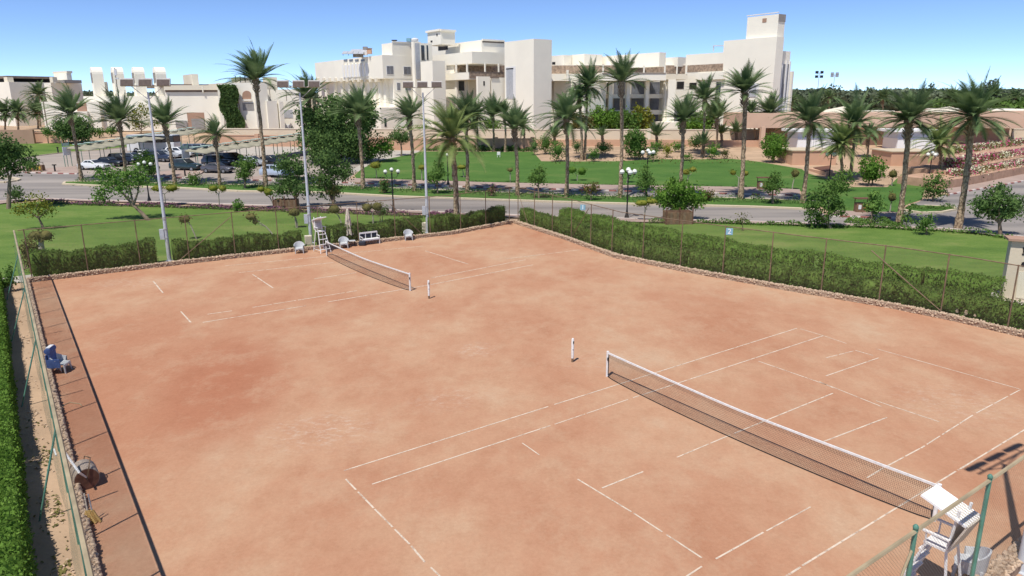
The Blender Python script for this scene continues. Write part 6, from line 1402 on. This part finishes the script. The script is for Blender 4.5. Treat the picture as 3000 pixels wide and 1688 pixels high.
for x, y, lab in ((162, 505, 'black T-topped post on the striped kerb right of the litter boxes'), (171, 450, 'short black post at the edge of the far left lawn'), (313, 438, 'black post by the far lawn behind the left carport'), (543, 518, 'short dark post on the island tip by the second parking sign'), (70, 503, 'small dark ball-topped post on the kerb left of the litter boxes')):
    t = thing('bollard', at(x, y), lab, 'post', 'black posts round the car park'); MB().lathe([(.12, 0), (.10, .9), (.10, 1.0)], n=8).build('shaft', 'black_metal', t); MB().box((0, 0, 1.05), (.5 if x == 162 else .28, .28, .14)).build('cap', 'dark', t)
t = thing('service_pedestal', at(1461, 461), 'small pale pedestal box standing on the middle lawn', 'pedestal'); MB().box((0, 0, .6), (.55, .4, .5)).build('casing', 'white_paint', t, bevel=.03)
for sx in (-.2, .2): MB().box((sx, 0, .2), (.08, .3, .4)).build('leg', 'white_paint', t)
t = thing('signboard', at(2783, 548), 'dark slanted board at the foot of the terraces by the road', 'board'); MB().box((0, 0, .7), (1.3, .08, .9), rz=.4, taper=.7).build('board', 'dark', t); MB().box((0, .05, .25), (.1, .1, .5)).build('post', 'dark', t)
# far floodlight masts and antenna
for x, y0, lab in ((2392, 212, 'distant floodlight mast with four lamps, nearer the hotel tower'), (2437, 216, 'distant thinner floodlight mast farther right of the hotel tower')):
    b = Vector((atD(x, 300, 270).x, 270, g(270))); h = atD(x, y0, 270).z - b.z; t = thing('distant_mast', b, lab, 'mast', 'distant floodlight masts'); MB().tube([(0, 0, 0), (0, 0, h)], [.2, .1], 6).build('mast', 'lamp_rim', t)
    for sx in (-.9, .9):
        for z in (0, 1.5 if x == 2392 else .8): MB().box((sx, 0, h - z), (1.0, .4, .9)).build('lamp', 'dark' if x == 2392 else 'louvre', t)
    MB().box((0, 0, h - .6), (1.8, .1, .1)).build('crossarm', 'lamp_rim', t)
t = thing('roof_antenna', atD(348, 290, 164), 'thin antenna mast beside the second wind tower', 'antenna'); h = atD(348, 199, 164).z - t.location.z; MB().tube([(0, 0, 0), (0, 0, h)], .08, 5).build('mast', 'dark', t); MB().box((.1, 0, h - .9), (.5, .2, 1.4)).build('aerial', 'grey_metal', t); MB().box((.25, 0, h - 2.2), (.6, .2, .3)).build('dish', 'grey_metal', t)
# parking signs
for x0, x1, y, lab in ((192, 212, 490, 'white parking board on two green posts at the end of the left carport'), (539, 558, 500, 'white parking board on two green posts at the end of the right carport')):
    a, b = at(x0, y), at(x1, y - 3); c = (a + b) / 2; t = thing('parking_sign', c, lab, 'sign', 'white parking boards', ANG(b - a)); wd_ = (b - a).length
    for sx in (-1, 1): MB().tube([(sx * wd_ / 2, 0, 0), (sx * wd_ / 2, 0, 4.0)], .05, 6).build('post', 'green_metal', t)
    MB().box((0, -.06, 2.35), (wd_ + .15, .05, 1.25)).build('board', 'white_board', t); MB().box((0, 0, 3.3), (wd_, .05, .4)).build('head_panel', 'mint_metal', t)
# ------------------------------------------------------------------ carports
def carport(p0, p1, bays, label, wdt=5.0, h=2.55):
    a, b = at(*p0), at(*p1); L = (b - a).length; d = (b - a) / L; nv = Vector((d.y, -d.x, 0)).normalized(); t = thing('carport', a, label, 'carport', 'shade carports'); bl = L / bays
    for k in range(bays + 1):
        for sg in (0, 1):
            if sg and k % 2: continue
            q = a + d * (k * bl) + nv * (sg * wdt * .55 - .3); MB().tube([(q.x, q.y, g(q.y) - .05), (q.x, q.y, g(q.y) + h + .1)], .05, 6).build('post', 'green_metal', t, world=True)
    V = []; Fq = []; nu, nv_ = bays * 8, 6
    for i in range(nu + 1):
        for j in range(nv_ + 1):
            s = i / 8; w_ = j / nv_; ph = s % 1; q = a + d * (s * bl) + nv * ((w_ - .12) * wdt); hump = abs(math.sin(math.pi * s)) * .42 * math.sin(math.pi * (.1 + .8 * w_)); V.append((q.x - a.x, q.y - a.y, g((a + d * (s * bl)).y) - a.z + h - .05 + hump + .25 * (1 - w_)))
    for i in range(nu):
        for j in range(nv_): k = i * (nv_ + 1) + j; Fq.append((k, k + 1, k + nv_ + 2, k + nv_ + 1))
    me = mesh_arr('canopy', V, Fq, 'shade_net', True); o = new_obj('canopy', me, t); md = o.modifiers.new('th', 'SOLIDIFY'); md.thickness = .04
    for k in range(bays):
        q = a + d * ((k + .5) * bl) + nv * (.25 * wdt); MB().box((q.x, q.y, g((a + d * ((k + .5) * bl)).y) + h + .72), (1.5, 1.1, .09), rz=ANG(d)).build('ridge_cap', 'mint_metal', t, world=True)
        for sg in (-.5, .5): r = q + d * sg; MB().tube([(r.x, r.y, g(r.y) + h + .3), (r.x, r.y, g(r.y) + h + .7)], .04, 5).build('strut', 'green_metal', t, world=True)
    return t
carport((205, 489), (560, 424), 13, 'left shade carport with a scalloped pale canopy over the white sedan')
carport((548, 499), (880, 445), 12, 'right shade carport with a scalloped pale canopy over the grey sedan')
# ------------------------------------------------------------------ cars
PAINT = {'white': (.72, .72, .71), 'black': (.012, .013, .016), 'blue_grey': (.11, .14, .19), 'silver': (.36, .38, .40), 'silver_blue': (.42, .49, .60), 'dark_green': (.018, .035, .036), 'grey': (.085, .08, .09), 'navy': (.025, .03, .05)}
for k, c in PAINT.items():
    m = mat('paint_' + k, c, .28, .04, .5, spec=.55); m.node_tree.nodes['Principled BSDF'].inputs['Coat Weight'].default_value = .6
def car(x, y, rz, kind, paint, label, name='parked_car', s=1.0):
    p = at(x, y); t = thing(name, p, label, 'car', 'cars in the car park', rz); pm = 'paint_' + paint
    L_, W_ = {'sedan': (4.5, 1.75), 'suv': (4.6, 1.85), 'hatch': (4.0, 1.7), 'van': (4.9, 1.9)}[kind]; k = L_ / 4.5
    if kind == 'sedan': low = [(-2.22, .42), (-2.25, .75), (-2.1, .98), (-1.35, 1.02), (.75, .98), (1.6, .88), (2.15, .74), (2.25, .5), (2.2, .3), (-2.15, .28)]; cab = [(-1.45, 1.0), (-.95, 1.40), (.05, 1.44), (.85, .97)]
    elif kind == 'suv': low = [(-2.22, .45), (-2.25, 1.0), (-2.15, 1.12), (.7, 1.10), (1.7, 1.0), (2.15, .85), (2.25, .6), (2.2, .35), (-2.15, .35)]; cab = [(-2.1, 1.1), (-1.75, 1.66), (.05, 1.70), (.85, 1.09)]
    elif kind == 'hatch': low = [(-2.2, .45), (-2.22, .9), (-2.1, 1.02), (.9, 1.0), (1.75, .88), (2.15, .72), (2.22, .5), (2.2, .3), (-2.15, .3)]; cab = [(-2.05, 1.0), (-1.55, 1.46), (.1, 1.50), (1.0, .99)]
    else: low = [(-2.25, .4), (-2.28, 1.15), (1.75, 1.15), (2.2, .85), (2.25, .5), (2.2, .32), (-2.2, .32)]; cab = [(-2.22, 1.14), (-2.15, 1.95), (.9, 1.98), (1.75, 1.13)]
    def extr(prof, hw, name_, m_, inset=0.0, par=t, bev=.05):
        mb = MB(); n = len(prof)
        for sy in (-1, 1):
            for X, Z in prof:
                zz = min(z for _, z in prof); f = (Z - zz) * inset; mb.v.append((X * k, sy * (hw - f), Z))
        mb.f = [tuple(range(n)), tuple(range(n, 2 * n))[::-1]] + [(a, (a + 1) % n, n + (a + 1) % n, n + a) for a in range(n)]; return mb.build(name_, m_, par, smooth=True, bevel=bev)
    b = extr(low, W_ / 2, 'body', pm, .08)
    extr(cab, W_ / 2 - .06, 'cabin', pm, .32)
    g_ = [(X * .97 - .01, Z - .02 if Z > 1.2 else Z + .04) for X, Z in cab]
    zt = max(z for _, z in cab)
    win_ = [(cab[0][0] + .30, cab[0][1] + .10), (cab[1][0] + .22, zt - .10), (cab[2][0] - .05, zt - .10), (cab[3][0] - .32, cab[3][1] + .10)]
    for sy in (-1, 1):
        for q0, q1 in ((0, .47), (.53, 1)):
            lo0 = Vector(win_[0]).lerp(Vector(win_[3]), q0); lo1 = Vector(win_[0]).lerp(Vector(win_[3]), q1); hi0 = Vector(win_[1]).lerp(Vector(win_[2]), q0); hi1 = Vector(win_[1]).lerp(Vector(win_[2]), q1); zz = cab[0][1]; mb = MB()
            ins = lambda v, o: (v.x * k, sy * (W_ / 2 - .06 - (v.y - zz) * .32 + o), v.y)
            mb.quad(*[ins(v, .012) for v in (lo0, lo1, hi1, hi0)]); mb.quad(*[ins(v, -.01) for v in (lo0, lo1, hi1, hi0)]); mb.build('side_window', 'glass', t)
    for (i0, i1, nm) in ((3, 2, 'windscreen'), (0, 1, 'rear_window')):
        A_, B_ = Vector(cab[i0]), Vector(cab[i1]); a = A_.lerp(B_, .14); c = A_.lerp(B_, .86); nx = .02 if i0 == 3 else -.02; mb = MB(); ha = W_ / 2 - .06 - (a.y - cab[0][1]) * .32 - .08; hc = W_ / 2 - .06 - (c.y - cab[0][1]) * .32 - .06
        mb.quad(((a.x + nx) * k, -ha, a.y + .02), ((a.x + nx) * k, ha, a.y + .02), ((c.x + nx) * k, hc, c.y + .02), ((c.x + nx) * k, -hc, c.y + .02)); mb.build(nm, 'glass', t)
    for wx in (-1.38, 1.38):
        for sy in (-1, 1):
            wm = MB().lathe([(.05, -.11), (.32, -.11), (.34, -.06), (.34, .06), (.32, .11), (.05, .11)], (wx * k, sy * (W_ / 2 - .10), .33), 16, 'Y').build('wheel', 'tyre', t); MB().lathe([(.03, -.01), (.2, -.01), (.2, .01), (.03, .012)], (wx * k, sy * (W_ / 2 + .015), .33), 12, 'Y').build('rim', 'rim', wm)
    for sy in (-1, 1):
        MB().box((2.2 * k, sy * .62, .68 if kind != 'suv' else .8), (.08, .32, .14)).build('headlight', 'white_board', t); MB().box((-2.2 * k, sy * .66, .82), (.06, .26, .16)).build('tail_light', 'kerb_red', t)
    MB().box((2.22 * k, 0, .58), (.06, .9, .18)).build('grille', 'dark', t)
    t.scale = (s, s, s); return t
hd1 = ANG(at(407, 450) - at(205, 489)) - math.pi / 2
HA = -.22
car(278, 497, HA, 'sedan', 'white', 'white boxy old sedan at the front of the left parking row'); car(322, 487, HA, 'sedan', 'black', 'black car right behind the white boxy sedan'); car(362, 481, HA, 'suv', 'black', 'black estate partly behind the second palm trunk')
car(392, 474, HA, 'sedan', 'blue_grey', 'bluish grey car left of the round green tree'); car(425, 467, HA, 'hatch', 'white', 'pale car hidden behind the round green tree by the floodlight'); car(468, 473, HA, 'suv', 'navy', 'dark navy car with silver trim just right of the first floodlight pole'); car(497, 464, HA, 'sedan', 'silver', 'pale car behind the palm right of the first floodlight')
car(527, 461, HA + .2, 'suv', 'white', 'white sport utility car left of the second parking board'); car(618, 453, HA, 'hatch', 'white', 'small white car at the far end behind the dark van'); 
car(582, 456, HA, 'van', 'blue_grey', 'long dark van with a pale rear beyond the second parking board', 'parked_van')
car(548, 500, HA, 'suv', 'dark_green', 'dark green sport utility car under the second parking board'); car(640, 506, HA, 'sedan', 'grey', 'dark grey sedan behind the short windswept palm'); car(640, 487, HA, 'suv', 'navy', 'dark blue-green high car directly behind the dark grey sedan'); car(688, 479, HA, 'suv', 'black', 'black car under the right carport behind the round tree'); car(742, 486, HA, 'hatch', 'silver', 'silver hatchback left of the tallest left-hand palm'); car(795, 482, HA, 'sedan', 'black', 'dark car behind the tallest left-hand palm trunk')
car(815, 519, HA, 'suv', 'silver_blue', 'pale blue silver sport utility car right of the tallest left-hand palm')
# coach
bu = thing('coach', at(455, 449), 'white coach with dark upper windows parked behind the left carport', 'bus', None, -.1)
MB().box((0, 0, 1.15), (8.6, 2.4, 1.55)).build('body', 'paint_white', bu, bevel=.12); MB().box((0, 0, 2.45), (8.5, 2.34, 1.15)).build('window_band', 'glass', bu, bevel=.12); MB().box((0, 0, 3.05), (8.3, 2.25, .16)).build('roof', 'grey_metal', bu, bevel=.05)
for k in range(6): MB().box((-3.5 + k * 1.4, -1.19, 2.45), (.07, .03, 1.1)).build('window_pillar', 'dark', bu)
for wx in (-2.6, 2.6):
    for sy in (-1.15, 1.15): w1 = MB().lathe([(.05, -.14), (.47, -.14), (.5, 0), (.47, .14), (.05, .14)], (wx, sy, .5), 16, 'Y').build('wheel', 'tyre', bu); MB().lathe([(.03, -.01), (.28, -.01), (.28, .01), (.03, .01)], (wx, sy * 1.14, .5), 12, 'Y').build('rim', 'rim', w1)
for sy in (-.8, .8): MB().box((4.3, sy, .8), (.08, .35, .2)).build('headlight', 'white_board', bu)
